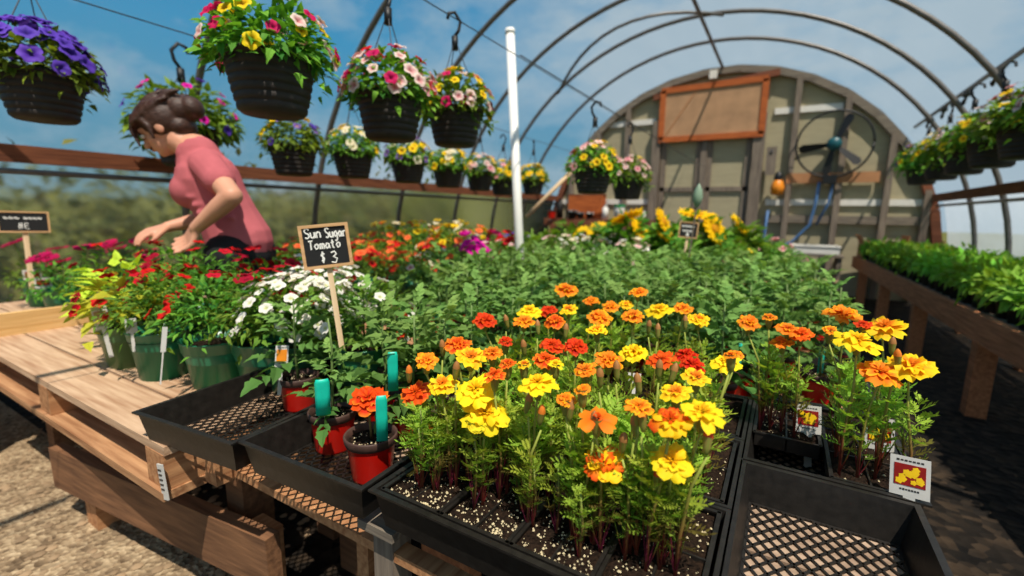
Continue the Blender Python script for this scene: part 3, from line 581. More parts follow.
tray('empty black tray in the front right corner with a mesh bottom', -.028, .425, .268, .545)
tray('black tray behind the empty one with tagged marigold packs', -.028, .984, .285, .40)
tray('black tray of red pots behind the tagged marigold packs', -.028, 1.39, .28, .54)

rs = random.Random(21)
def soil_patch(mb, x0, y0, x1, y1, z, n=9):
    V = [(x0+(x1-x0)*i/n, y0+(y1-y0)*j/n, z+(rs.uniform(-.004, .005) if 0 < i < n and 0 < j < n else -.003)) for j in range(n+1) for i in range(n+1)]
    mb.add(V, [(j*(n+1)+i, j*(n+1)+i+1, (j+1)*(n+1)+i+1, (j+1)*(n+1)+i) for j in range(n) for i in range(n)])
def crumbs(mb, n, x0, y0, x1, y1, z, smin=.0007, smax=.0026, bias=None):
    for _ in range(n):
        u, v = rs.random(), rs.random()
        if bias: v = v**bias
        s_ = rs.uniform(smin, smax); p = Vector((x0+(x1-x0)*u, y0+(y1-y0)*v, z+s_*.3))
        Q = [p+Vector((0, 0, s_))]+[p+Vector((math.cos(a)*s_*rs.uniform(.7, 1.2), math.sin(a)*s_*rs.uniform(.7, 1.2), -s_*.2)) for a in (0, 1.3, 2.5, 3.8, 5)]
        mb.add(Q, [(0, 1+j, 1+(j+1) % 5) for j in range(5)])
def pack(label, x0, y0, x1, y1, nx=2, ny=2, nper=60, bias=None, group='marigold cell packs', z=BT+.019, h=.054):
    t = thing('cell_pack', label, 'cell pack', (x0, y0, z), 0, group); lx, ly = x1-x0, y1-y0; mb = MB(); W = .003
    hc, hh = h*.72, h*.56
    for c, d in (((lx/2, W/2, hc), (lx, W, hh)), ((lx/2, ly-W/2, hc), (lx, W, hh)), ((W/2, ly/2, hc), (W, ly, hh)), ((lx-W/2, ly/2, hc), (W, ly, hh))): mb.box(c, d)
    for i in range(1, nx): mb.box((lx*i/nx, ly/2, hc-.001), (W, ly, hh*.96))
    for j in range(1, ny): mb.box((lx/2, ly*j/ny, hc-.001), (lx, W, hh*.96))
    for c, d in (((lx/2, .002, h), (lx, .007, .003)), ((lx/2, ly-.002, h), (lx, .007, .003)), ((.002, ly/2, h), (.007, ly, .003)), ((lx-.002, ly/2, h), (.007, ly, .003))): mb.box(c, d)
    mb.build('pack_wall', M['black'], t)
    mb = MB(); soil_patch(mb, W, W, lx-W, ly-W, h-.006, 14); mb.build('soil', M['soil'], t, True)
    mb = MB(); crumbs(mb, nper, .008, .006, lx-.008, ly-.006, h-.005, bias=bias); tag(mb.build('perlite', M['perlite'], t), 'white perlite grains on the soil', None, kind='stuff')
    return t
ordn = ['leftmost', 'second from left', 'third from left', 'rightmost']
for j, (y0, w2) in enumerate(((.524, 'front marigold tray'), (.802, 'second marigold tray'), (1.080, 'rear marigold tray'))):
    for i in range(4): pack('black cell pack, %s in the %s' % (ordn[i], w2), -.566+.1305*i, y0, -.566+.1305*(i+1)-.002, y0+.248, 2, 2, (330, 60, 30)[j], 2.6 if j == 0 else None)
pack('black cell pack with a tag at its front left of the right-hand pack', -.018, 1.128, .112, 1.37, 2, 2, 90)
pack('black cell pack at the right edge of the bench with picture tags', .118, .996, .246, 1.37, 2, 3, 50)

# ------------------------------------------------------------------ marigolds
SOIL = 0.613
CNAME = dict(Y='clear yellow', YO='yellow bloom with orange heart, a', O='orange', OR='orange-red', R='deep red', ST='yellow and red striped', RO='bright red-orange', F='sparse orange few-petalled')
rm = random.Random(77)
# bloom list: x, y, width in the photograph's frame, kind
Z7 = [(530, 50, 66, 'O'), (722, 58, 48, 'O'), (597, 82, 45, 'O'), (650, 97, 46, 'O'), (690, 92, 38, 'YO'), (535, 104, 50, 'YO'), (430, 108, 66, 'Y'), (480, 107, 50, 'R'), (310, 133, 64, 'R'), (415, 135, 58, 'O'), (497, 136, 60, 'OR'), (620, 125, 66, 'O'), (612, 160, 56, 'YO'), (708, 120, 60, 'O'), (780, 105, 72, 'Y'), (845, 101, 52, 'O'), (885, 132, 60, 'YO'), (235, 198, 72, 'OR'), (272, 232, 80, 'YO'), (330, 220, 60, 'O'), (365, 190, 38, 'R'), (490, 200, 66, 'R'), (556, 203, 64, 'R'), (475, 240, 76, 'OR'), (500, 252, 44, 'Y'), (152, 240, 60, 'O'), (370, 250, 46, 'OR'), (335, 280, 62, 'OR'), (195, 305, 82, 'YO'), (285, 320, 112, 'Y'), (310, 385, 124, 'Y'), (122, 328, 84, 'RO'), (452, 302, 106, 'Y'), (415, 252, 40, 'YO'), (580, 266, 62, 'O'), (645, 240, 78, 'O'), (710, 220, 80, 'Y'), (785, 240, 76, 'RO'), (850, 226, 60, 'R'), (870, 252, 66, 'R'), (880, 287, 72, 'YO'), (960, 247, 80, 'Y'), (825, 327, 82, 'YO'), (530, 346, 52, 'O'), (572, 320, 38, 'O'), (612, 400, 100, 'F'), (726, 365, 76, 'O'), (808, 402, 112, 'ST'), (896, 382, 116, 'Y'), (630, 520, 112, 'ST'), (814, 512, 112, 'Y'), (985, 226, 42, 'O')]
B7 = [(195, 205, 1), (105, 275, 0), (367, 135, 1), (232, 265, 1), (428, 352, 1), (462, 385, 0), (605, 405, 1), (620, 285, 1), (665, 265, 1), (722, 300, 1), (780, 262, 1), (714, 415, 1), (683, 460, 1), (912, 450, 2), (776, 160, 1), (752, 150, 1), (414, 205, 1), (850, 137, 1), (820, 272, 1), (735, 395, 1), (540, 372, 1), (452, 150, 1), (528, 160, 1), (775, 555, 2)]
Z6 = [(180, 97, 66, 'O'), (242, 80, 42, 'O'), (300, 116, 72, 'O'), (335, 131, 74, 'RO'), (281, 156, 66, 'O'), (466, 72, 122, 'O'), (510, 152, 132, 'Y'), (590, 109, 122, 'YO'), (426, 120, 46, 'O'), (576, 247, 122, 'O'), (670, 228, 126, 'YO'), (525, 102, 50, 'R'), (125, 195, 46, 'O')]
B6 = [(614, 163, 1), (630, 200, 0)]
plants = []
def solve(px, py, x0, x1, y0, y1, H0):
    H = H0; p = at_z(px, py, SOIL+H)
    for _ in range(60):
        p = at_z(px, py, SOIL+H)
        if p.y > y1 and H < .33: H += .004
        elif p.y < y0 and H > .07: H -= .004
        else: break
    return p, H
def marigold(px, py, wpx, kind, area, H0, bud=False):
    x0, x1, y0, y1 = area; p, H = solve(px, py, x0, x1, y0, y1, H0); dep = depth(p)
    base = Vector((min(x1, max(x0, p.x+rm.uniform(-.02, .02))), min(y1+.03, max(y0-.03, p.y+rm.uniform(-.005, .03))), SOIL-.004)); plants.append((base, p, H, kind, wpx*dep/FPX/2, bud))
FRONT, RIGHT, PACKA = (-.55, -.085, .585, 1.29), (.135, .235, 1.03, 1.33), (-.005, .10, 1.15, 1.34)
for x, y, w_, k in Z7: marigold(370+x/2.695, 270+y/2.695, w_/2.695, k, FRONT, .24)
for x, y, k in B7: marigold(370+x/2.695, 270+y/2.695, 7, k, FRONT, .235, True)
for i, (x, y, w_, k) in enumerate(Z6): marigold(690+x/3.03, 290+y/3.03, w_/3.03, k, FRONT if i == 12 else (PACKA if i in (0, 1, 2, 3, 4) else RIGHT), .27)
for x, y, k in B6: marigold(690+x/3.03, 290+y/3.03, 8, k, RIGHT, .25, True)
def bandname(b):
    if b.x > -.03: return 'tagged right packs'
    return 'front tray' if b.y < .80 else ('second tray' if b.y < 1.075 else 'rear tray')
order = {}
for i in sorted(range(len(plants)), key=lambda i: (plants[i][1]-EYE).dot(RT)/depth(plants[i][1])):
    b, p, H, k, r, bud = plants[i]; key = (k if not bud else 'bud', bandname(b)); order.setdefault(key, []).append(i)
ORD = ['leftmost', 'second from left', 'third from left', 'fourth from left', 'fifth from left', 'sixth from left', 'seventh from left', 'eighth from left', 'ninth from left', 'tenth from left', 'eleventh from left', 'twelfth from left', 'thirteenth from left']
def mlabel(i):
    b, p, H, k, r, bud = plants[i]; key = (k if not bud else 'bud', bandname(b)); L = order[key]; kn = 'in bud' if bud else 'with ' + {'YO': 'yellow orange-hearted', 'F': 'sparse orange'}.get(k, CNAME[k]) + ' bloom'
    if len(L) == 1: return 'only marigold %s in the %s' % (kn, key[1])
    return 'marigold %s, %s of these in the %s' % (kn, ORD[min(L.index(i), 12)], key[1])
for i, (b, p, H, kind, r, bud) in enumerate(plants):
    t = thing('marigold', mlabel(i), 'marigold', b, 0, 'marigolds in bloom' if not bud else 'marigolds in bud'); d = p-b
    pts = [Vector((0, 0, -.01)), Vector((d.x*.12+rm.uniform(-.006, .006), d.y*.1, d.z*.3)), Vector((d.x*.45+rm.uniform(-.006, .006), d.y*.4, d.z*.65)), d-Vector((0, 0, .028))]
    put('stem', stem_mesh(pts, .0030, .0017, lin(112, 24, 36), lin(150, 164, 70)), t)
    k = (H*.92)/.22*rm.uniform(.88, 1.05)
    put('foliage', MF[i % 7], t, (0, 0, 0), (0, 0, rm.uniform(0, 6.3)), (min(1.05, k)*rm.uniform(.85, 1.05),)*2+(k,))
    if bud: put('bud', BUDS[kind], t, d, (rm.uniform(-.2, .2), rm.uniform(-.2, .2), 0)); continue
    # low flowers in front face the viewer more, tall ones face up
    toward = (EYE-p).normalized(); lo_ = max(0, min(1, (.21-H)/.1)); nrm = Vector((0, 0, 1))+toward*(.25+.75*lo_)+Vector((rm.uniform(-.22, .22), rm.uniform(-.22, .1), 0)); qn = up_quat(nrm, rm.uniform(0, 6.3))
    L_ = MBLOOM[kind]; fl = put('bloom', L_[rm.randrange(len(L_))], t, d, qn, min(.040, max(.012, r*1.06)))
    cy = put('calyx', CALYX, t, d, up_quat(nrm*.3+Vector((0, 0, 1))))
# green plants without flowers that fill the cells
for i in range(52):
    x, y = (rm.uniform(-.555, -.10), .60+.71*rm.random()**.8) if i < 34 else (rm.uniform(-.53, -.2), rm.uniform(.555, .67))
    t = thing('marigold', 'leafy green marigold without a bloom among the flowering ones', 'marigold', (x, y, SOIL-.004), 0, 'leafy marigolds without blooms'); H = rm.uniform(.12, .2)
    put('foliage', MF[i % 7], t, (0, 0, 0), (0, 0, rm.uniform(0, 6.3)), H/.22); put('stem', stem_mesh([(0, 0, -.01), (.004, .003, H*.4), (0, 0, H*.8)], .0026, .0014, lin(118, 34, 40), lin(120, 140, 60)), t)

# ------------------------------------------------------------------ pots
def pot_mesh(rt, rb, h, band=.2, sq=0, mat='green', n=28):
    mb = MB(); b = h*(1-band); mb.lathe([(.001, 0), (rb, 0), (rb+(rt-rb)*.86*(1-band), b), (rt*.965, b+.002), (rt, h-.004), (rt+.003, h-.002), (rt+.002, h), (rt-.003, h), (rt*.94, b), (rb*.9, .006)], n, sq=sq)
    return mb.mesh('pot', M[mat], True)
def red_pot_mesh():
    mb = MB(); mb.lathe([(.001, 0), (.040, 0), (.041, .004), (.048, .072), (.049, .078), (.047, .078), (.046, .07), (.036, .01)], 30); return mb.mesh('pot', M['red'], True)
def rim_mesh():
    mb = MB(); mb.lathe([(.0485, .074), (.0515, .075), (.054, .083), (.055, .092), (.053, .095), (.0495, .093), (.047, .080), (.046, .07)], 30); return mb.mesh('rim', M['rim'], True)
def soil_disc(r, z, seed=1): mb = MB(); mb.disc(r, z, 22, bump=.004, rnd=random.Random(seed)); return mb.mesh('soil', M['soil'], True)
def crumb_mesh(n, r, z):
    mb = MB()
    for _ in range(n): a, q = rs.uniform(0, 6.3), r*math.sqrt(rs.random()); crumbs(mb, 1, q*math.cos(a), q*math.sin(a), q*math.cos(a)+.001, q*math.sin(a)+.001, z)
    return mb.mesh('perlite', M['perlite'])
RP, RRIM, RSOIL, RCRUMB = red_pot_mesh(), rim_mesh(), soil_disc(.047, .080), crumb_mesh(46, .044, .082)
BIGP = pot_mesh(.098, .072, .15, .24); DARKP = pot_mesh(.09, .066, .16, .2); PALEP = pot_mesh(.085, .06, .15, .16, .55, 'green2', 32); BSOIL = soil_disc(.088, .128, 2); BCR = crumb_mesh(30, .085, .131)
BLKP = pot_mesh(.062, .046, .11, .15, .6, 'pot_black', 32); SSOIL = soil_disc(.056, .10, 3)
TSTEM = [stem_mesh([(0, 0, .06), (.006, .003, .15), (-.004, .004, .24), (.002, 0, .31)], .004, .002, lin(88, 104, 60), lin(110, 134, 74)) for _ in range(1)]
rt_ = random.Random(11)
def tomato(x, y, label, group=None, sc=1.0, detail=True, z=BT, fol=None, rz=None):
    t = thing('potted_tomato', label, 'tomato plant', (x, y, z), rt_.uniform(0, 6.3) if rz is None else rz, group)
    put('pot', RP, t); put('rim', RRIM, t)
    if detail: put('soil', RSOIL, t); tag(put('perlite', RCRUMB, t), 'white perlite grains on the soil', None, kind='stuff')
    put('stem', TSTEM[0], t); put('foliage', TF[rt_.randrange(7) if fol is None else fol], t, (0, 0, .07), None, sc); return t
def on_tray(px, py): return at_z(px, py, BT+.012)
p = on_tray(300, 404); tomato(p.x, p.y, 'tomato plant in red pot with orange-pictured tag, alone in the left tray', sc=.85, z=BT+.004)
p = on_tray(327, 447); tomato(p.x, p.y+.02, 'tomato plant in red pot with a wide teal tag in the second tray', sc=.6, z=BT+.004)
# the single marigold in a red pot
p = on_tray(361, 478); t = thing('potted_marigold', 'red-orange marigold in a red pot at the front corner of the second tray', 'potted marigold', (p.x, p.y+.03, BT+.004)); MP = Vector((p.x, p.y+.03, BT+.004))
put('pot', RP, t); put('rim', RRIM, t); put('soil', RSOIL, t); tag(put('perlite', RCRUMB, t), 'white perlite grains on the soil', None, kind='stuff')
fp = at_d(368, 398, depth(MP+Vector((0, -.045, .1)))-.0)-MP; put('stem', stem_mesh([(0, 0, .075), (fp.x*.4, fp.y*.3, .10), (fp.x, fp.y, fp.z-.02)], .0028, .002, lin(90, 60, 50), lin(130, 120, 60)), t); put('bloom', MBLOOM['RO'][1], t, fp, up_quat((.1, -.35, 1)), .040); put('calyx', CALYX, t, fp, up_quat((0, -.1, 1)))
p = on_tray(408, 440); tomato(p.x, p.y+.03, 'tomato plant in red pot partly behind the potted marigold beside the teal stakes', sc=.85, z=BT+.004)
for px, py, lab in ((735, 388, 'tomato plant in red pot with teal stake behind the gap in the marigolds'), (778, 378, 'tomato plant in red pot behind the small tagged cell pack'), (818, 402, 'tomato plant in shiny red pot near the right end of the bench'), (840, 372, 'tomato plant in red pot farthest right, at the bench edge')):
    p = on_tray(px, py); tomato(min(.19, p.x), p.y+.02, lab, sc=.8, z=BT+.004)
for px, py, k, lab in ((395, 335, 'R', 'dark red marigold in the tomatoes left of the front trays'), (431, 336, 'R', 'deep red marigold low among tomatoes above the teal stakes')):
    p = at_z(px, py, BT+.2); t = thing('potted_marigold', lab, 'potted marigold', (p.x, p.y+.02, BT)); put('pot', RP, t); put('rim', RRIM, t); put('foliage', MF[2], t, (0, 0, .08), None, .6); put('stem', stem_mesh([(0, 0, .07), (0, 0, .13), (0, -.02, .19)], .0028, .002, lin(90, 60, 50), lin(130, 120, 60)), t); put('bloom', MBLOOM[k][1], t, (0, -.02, .2), up_quat((0, -.3, 1)), .03); put('calyx', CALYX, t, (0, -.02, .2))
# crowd of tomato plants behind the marigolds
TG = 'tomato plants massed on the long bench'
taken = [(-.19, 1.0)]
y = 1.40; row = 0
while y < 3.3:
    x = -1.62 + (.07 if row % 2 else 0)
    while x < .2:
        jx, jy = x+rt_.uniform(-.02, .02), y+rt_.uniform(-.02, .02)
        if not (x > -.06 and y < 1.93) and not (x < -1.15+(.0) and y < 1.62) : tomato(jx, jy, 'leafy green tomato plant in the dense crowd on the long bench', TG, .9+rt_.uniform(-.12, .15), detail=False)
        x += .148
    y += .15; row += 1
for (x, y) in ((-.70, .98), (-.84, .92), (-.98, .98), (-.66, 1.13), (-.80, 1.09), (-.95, 1.15), (-1.10, 1.1), (-1.10, .98), (-.72, 1.28), (-.87, 1.25), (-1.02, 1.28), (-.68, .84), (-.82, .78)):
    tomato(x, y, 'tomato plant beside the left end of the marigold trays near the sun sugar sign', 'tomato plants left of the marigolds', .92, detail=False, z=BT)

# ------------------------------------------------------------------ red calibrachoas and other flowers
rf = random.Random(5)
def flowering(name, label, cat, loc, pot, fol, kinds, nb, r, R=.15, H=.17, hz=.178, group=None, soil=True, fscale=1.0, up=.35, parts=True, rz=None):
    t = thing(name, label, cat, loc, rf.uniform(0, 6.3) if rz is None else rz, group)
    if pot: put('pot', pot, t)
    if soil: put('soil', BSOIL, t)
    put('foliage', fol, t, (0, 0, hz), None, fscale)
    for i in range(nb):
        u = rf.random(); th = math.acos(1-u*.95); az = i*2.4+rf.uniform(-.5, .5); q = rf.uniform(.98, 1.14)*fscale; n = Vector((math.sin(th)*math.cos(az), math.sin(th)*math.sin(az), math.cos(th)))
        L_ = PET[rf.choice(kinds)]; put('flower', L_[rf.randrange(len(L_))], t, (n.x*R*q, n.y*R*q, hz+n.z*H*q+.006), up_quat(n+Vector((0, 0, up)), rf.uniform(0, 6.3)), r*rf.uniform(.8, 1.15))
    return t
def greenpot(px, py, label, pot, fol, kinds, nb, r, z=BT, dy=.07, **kw):
    p = at_z(px, py, z); return flowering('potted_calibrachoa', label, 'potted flower', (p.x, p.y+dy, z), pot, fol, kinds, nb, r, **kw)
t = greenpot(191, 391, 'green pot of bushy calibrachoa nearest the left black tray', BIGP, CALI[0], ['red'], 4, .022, dy=.085); put('perlite', BCR, t); tag(t.children[-1], 'white perlite grains on the soil', None, kind='stuff')
greenpot(140, 381, 'dark green pot with red calibrachoa and a white tag, middle of the front pots', DARKP, CALI[1], ['red'], 7, .022)
greenpot(107, 369, 'pale green pot with lime leaves and red blooms at the pallet left', PALEP, LIME[0], ['red'], 8, .026, fscale=.9)
greenpot(262, 371, 'green pot of red calibrachoa behind the left black tray', DARKP, CALI[2], ['red', 'crimson'], 12, .022, dy=.10)
spots = [(-2.28, .78), (-2.05, .93), (-1.80, .90), (-1.66, 1.02), (-2.36, 1.0), (-1.38, .82), (-2.60, .86), (-1.93, .80)]
for i, (x, y) in enumerate(spots): flowering('potted_calibrachoa', ['red calibrachoa at the left edge of the pallet behind the lime leaves', 'red calibrachoa under the hands of the woman', 'vivid red calibrachoa in the middle of the pallet, behind the front pots', 'red calibrachoa behind the bushy front pot, left of the white flowers', 'dark red calibrachoa at the back left of the pallet, touching the left bench', 'red calibrachoa between white flowers and the sun sugar sign', 'red calibrachoa at the pallet corner beside the left bench gerberas', 'red calibrachoa just behind the lime-leaved pot, under the near hand'][i], 'potted flower', (x, y, BT), BIGP if i % 2 else DARKP, LIME[1] if i == 0 else CALI[i % 4], ['red', 'crimson'] if i != 2 else ['red'], (6, 9, 13, 14, 10, 7, 6, 6)[i], .027, fscale=1.15 if i in (1, 2, 3, 4, 6) else 1.0, hz=.195 if i in (1, 2, 3, 4, 6) else .178)
# white
for i, (px, py) in enumerate(((276, 292), (300, 284), (322, 280), (290, 268), (350, 294))):
    p = at_z(px, py, BT+.31); flowering('white_petunia', 'white petunia %s' % ['nearest the red calibrachoas', 'left of the sun sugar sign stick', 'directly behind the sun sugar sign', 'at the back of the white patch', 'low among tomatoes right of the sun sugar sign'][i], 'potted flower', (p.x, p.y+.05, BT), BIGP, CALI[i % 4], ['white'], (70, 56, 46, 56, 14)[i], .020, fscale=1.0, R=.15)
# left wall bench
for i, (x, y) in enumerate(((-3.52, .86), (-3.20, 1.12), (-3.55, 1.30), (-3.05, .82))):
    t = thing('potted_gerbera', ['magenta gerbera in a green pot beside the far left chalk sign', 'gerbera with dark blooms on the left bench in front of the bushes', 'magenta gerbera at the back of the left bench', 'gerbera pot on the left bench edge with a white tag'][i], 'potted flower', (x, y, BT)); put('pot', BIGP, t); put('soil', BSOIL, t); put('foliage', CALI[i], t, (0, 0, .12), None, .95)
    for j in range(3):
        a = j*2.1+i; h = .27+.04*(j % 3); q = Vector((.10*math.cos(a), .10*math.sin(a), h)); put('stem', stem_mesh([(0, 0, .1), (q.x*.6, q.y*.6, h*.6), q], .003, .0025, GREENS['pet2'], GREENS['pet']), t); put('flower', GERB[0], t, q, up_quat((.2*math.cos(a), -.3+.2*math.sin(a), 1)), .052)
t = thing('saucer', 'shallow blue tray on the left bench under the gerberas', 'tray', (-2.98, .98, BT)); mb = MB(); mb.lathe([(.001, .004), (.10, .004), (.12, .03), (.125, .03), (.105, 0), (.001, 0)], 24); mb.build('dish', M['blue'], t, True)
# orange, yellow, magenta beds behind
def bed(n, x0, x1, y0, y1, name, labels, kinds, nb, r, group, fols=CALI, **kw):
    rb = random.Random(int(x0*-100+y0*10)); k = 0; cols = max(1, round(math.sqrt(n*(x1-x0)/(y1-y0)))); rows = math.ceil(n/cols)
    for j in range(rows):
        for i in range(cols):
            if k >= n: break
            flowering(name, labels, 'potted flower', (x0+(x1-x0)*(i+.5)/cols+rb.uniform(-.03, .03), y0+(y1-y0)*(j+.5)/rows+rb.uniform(-.03, .03), BT), BIGP if k % 2 else DARKP, fols[k % len(fols)], kinds, nb, r, group=group, soil=False, **kw); k += 1
bed(9, -2.85, -1.9, 1.72, 2.5, 'impatiens', 'orange-red impatiens on the bench beyond the sun sugar sign', ['orange', 'orange', 'red'], 20, .028, 'orange-red impatiens beyond the sign')
bed(5, -3.4, -2.9, 2.0, 3.2, 'lime_petunia', 'low green bedding plant with a few orange blooms by the left wall', ['orange', 'yellow'], 4, .024, 'low bedding plants by the left wall')
bed(8, -2.85, -1.95, 2.55, 3.3, 'yellow_pansy', 'yellow and cream pansy behind the orange impatiens', ['yellow', 'cream', 'yellow', 'orange'], 18, .032, 'yellow pansies behind the impatiens', fscale=1.2, hz=.25)
bed(6, -1.95, -1.5, 1.75, 3.2, 'mixed_impatiens', 'salmon and cream impatiens between tomatoes and yellow pansies', ['orange', 'blush', 'cream', 'red'], 8, .026, 'mixed impatiens beside the tomatoes')
bed(8, -3.0, -2.1, 3.45, 4.6, 'salvia', 'dark leafy bedding plant with small lilac blooms at the back left', ['lilac', 'purple'], 7, .022, 'lilac bedding plants at the back left')
for i, (px, py, k) in enumerate(((467, 231, 'magenta'), (476, 236, 'magenta'), (493, 230, 'cerise'), (507, 231, 'red'))):
    p = at_z(px, py, BT+.42); flowering('geranium', ['bright magenta geranium cluster left of the white post', 'small magenta geranium beside the bright one', 'cerise geranium just left of the white post', 'red geranium touching the white post'][i], 'potted flower', (p.x, p.y, BT), BIGP, CALI[i], [k], 13, .038, fscale=.8, up=.2, R=.11, H=.2, hz=.24)
bed(9, -1.9, -.9, 3.5, 4.3, 'cream_petunia', 'cream white petunia at the foot of the white post', ['cream', 'blush', 'white'], 16, .028, 'cream petunias by the white post')
bed(6, -1.9, -.9, 4.4, 5.2, 'green_bedding', 'leafy bedding plant with few yellow blooms in front of the sunflowers', ['yellow'], 3, .024, 'leafy bedding plants by the sunflowers')
bed(8, -.85, .15, 3.45, 4.6, 'leafy_bedding', 'leafy green bedding plant between sunflowers and tomatoes', ['yellow', 'pink'], 1, .024, 'leafy plants behind the tomatoes')
bed(3, -.5, .1, 4.7, 5.3, 'pink_geranium', 'pale pink geranium at the back right of the flower bench', ['pink'], 10, .034, 'pink geraniums at the back right')
# sunflowers: head position, facing
for i, (px, py, dep, r, nrm, k, lab) in enumerate(((583, 234, 4.6, .095, (.15, -.8, .75), 0, 'sunflower with dark centre, leftmost of the facing pair'), (600, 229, 4.7, .095, (.4, -.7, .75), 0, 'sunflower with dark centre, right one of the facing pair'), (627, 217, 4.3, .12, (-.5, .5, 1), 2, 'yellow sunflower highest at the left of the far price sign'), (641, 231, 4.2, .10, (.9, .2, .6), 2, 'yellow sunflower drooping below the highest one'), (664, 222, 4.0, .10, (1, .3, .5), 2, 'sunflower seen edge-on just left of the far price sign'), (668, 238, 4.0, .09, (.5, .3, .8), 2, 'low sunflower left of the far price sign'), (697, 214, 4.1, .125, (.2, .2, 1), 2, 'large sunflower behind the far price sign'), (715, 229, 4.0, .11, (1, -.1, .5), 2, 'sunflower drooping right of the far price sign'), (740, 225, 4.2, .09, (.9, .2, .7), 2, 'lone sunflower farthest right'))):
    h = at_d(px, py, dep); t = thing('potted_sunflower', lab, 'sunflower', (h.x, h.y+.05, BT)); H = h.z-BT; put('pot', BIGP, t); put('foliage', SUNF[i % 3], t, (0, 0, .13), None, (1.1, 1.1, max(.7, (H-.1)/.3))); d = Vector((0, -.05, H))
    put('stem', stem_mesh([(0, 0, .1), (.01, 0, H*.6), d-Vector(nrm).normalized()*.04, d], .008, .006, GREENS['pet2'], GREENS['pet']), t); put('flower', SUNB[k], t, d, up_quat(Vector(nrm)+Vector((0, -.35 if k else 0, 0)), i), r*(1.35 if k else 1.1))
for i, (px, py, dep) in enumerate(((532, 234, 4.6), (572, 224, 5.0), (606, 226, 4.5), (650, 226, 4.6), (684, 226, 4.6), (728, 234, 4.4), (565, 232, 4.9), (758, 238, 4.4), (545, 236, 4.7))):
    h = at_d(px, py, dep); t = thing('potted_sunflower', 'broad-leaved young sunflower without a bloom in the back row', 'sunflower', (h.x, h.y, BT), i, 'sunflower plants without blooms'); put('pot', BIGP, t); put('foliage', SUNF[i % 3], t, (0, 0, .12), None, (1.2, 1.2, max(.7, (h.z-BT-.1)/.3))); put('stem', stem_mesh([(0, 0, .1), (.01, 0, .25), (0, 0, .4)], .008, .006, GREENS['pet2'], GREENS['pet']), t)

# ------------------------------------------------------------------ hanging baskets
def basket_pot():
    mb = MB(); prof = [(.001, 0), (.088, 0), (.092, .004)]
    for i in range(6): z0 = .008+.024*i; r0 = .094+.036*(z0/.17)**.8; prof += [(r0, z0), (r0+.003, z0+.006), (r0+.004, z0+.018), (r0+.001, z0+.022)]
    prof += [(.132, .156), (.137, .158), (.138, .168), (.134, .170), (.128, .165), (.085, .02)]
    mb.lathe(prof, 36, wob=.008); return mb.mesh('pot', M['pot_black'], True)
HP = basket_pot(); HSOIL = soil_disc(.125, .155, 4)
def hanger_meshes(hh):
    out = []
    for k in range(3):
        a = 2*PI*k/3+.5; mb = MB(); mb.tube([(.134*math.cos(a), .134*math.sin(a), .165), (.008*math.cos(a), .008*math.sin(a), hh)], .0022, 5); out.append(mb.mesh('hanger_wire', M['wire']))
    mb = MB(); mb.tube([(0, 0, hh-.03), (0, 0, hh+.03)], .016, 8); mb.tube([(0, 0, hh+.03), (-.02, 0, hh+.06), (-.028, 0, hh+.10), (0, 0, hh+.135), (.03, 0, hh+.125), (.036, 0, hh+.10)], .008, 6); return out, mb.mesh('hook', M['blackm'], True)
HM = {}
rb_ = random.Random(31)
def basket(px, py, dep, label, kinds, nb, s=1.0, hang=.47, fsc=1.0, r=.024, rz=None, name='hanging_basket'):
    row = 0 if dep in (1, 2.95) else 2 if dep in (1.41, 1.87, 2.23) else 3 if px > 560 else 1
    c = at_x(px, py, {2: -1.43, 1: -2.55, 3: -1.15}[row]) if row else at_d(px, py, dep); t = thing(name, label, 'hanging basket', (c.x, c.y, c.z-.165*s), rb_.uniform(0, 6) if rz is None else rz, 'hanging flower baskets', scale=s)
    put('pot', HP, t); put('soil', HSOIL, t); put('foliage', BASK[rb_.randrange(5)], t, (0, 0, .165), None, fsc)
    for i in range(int(nb*1.4)):
        th = math.acos(1-rb_.random()*1.02); az = i*2.4+rb_.uniform(-.6, .6); n = Vector((math.sin(th)*math.cos(az), math.sin(th)*math.sin(az), math.cos(th))); q = rb_.uniform(1.02, 1.16)*fsc; L_ = PET[rb_.choice(kinds)]
        put('flower', L_[rb_.randrange(3)], t, (n.x*.165*q, n.y*.165*q, .165+n.z*.168*q), up_quat(n+Vector((0, 0, .15)), rb_.uniform(0, 6)), r*rb_.uniform(.8, 1.2))
    if hang:
        if hang not in HM: HM[hang] = hanger_meshes(hang)
        for w_ in HM[hang][0]: put('hanger_wire', w_, t)
        put('hook', HM[hang][1], t)
    return t
basket(40, 76, 1.80, 'hanging basket of purple petunias at the top left corner', ['purple'], 46, 1.02, .47, 1.02, .034)
basket(186, 130, 2.95, 'leafy hanging basket of purple and magenta blooms behind the head of the woman', ['purple', 'magenta'], 14, 1.4, .40, 1.22, .022)
basket(270, 60, 1.41, 'large hanging basket of yellow and pink flowers right of the woman', ['yellow', 'yellow', 'blush', 'cerise'], 34, 1.0, .47, 1.05, .024)
basket(293, 147, 2.65, 'hanging basket of purple and yellow pansies below the large one', ['lilac', 'yellow', 'purple'], 14, 1.0, .47, 1.0, .028)
basket(353, 153, 3.05, 'small hanging basket of pale yellow flowers over the hip board, left of the pink ones', ['yellow', 'cream'], 24, 1.0, .47, .95, .028)
basket(390, 98, 1.87, 'hanging basket of pale pink and cerise flowers in the middle', ['blush', 'pink', 'blush', 'cerise', 'red'], 38, 1.0, .47, 1.02, .027)
basket(455, 111, 2.23, 'hanging basket of yellow flowers topped with pink, left of the white post', ['yellow', 'yellow', 'cerise', 'blush'], 34, 1.0, .47, 1.0, .027)
basket(408, 161, 3.5, 'hanging basket of yellow pansies with one lilac bloom, under the pink basket', ['yellow', 'yellow', 'cream', 'lilac'], 26, 1.0, .47, 1.0, .03)
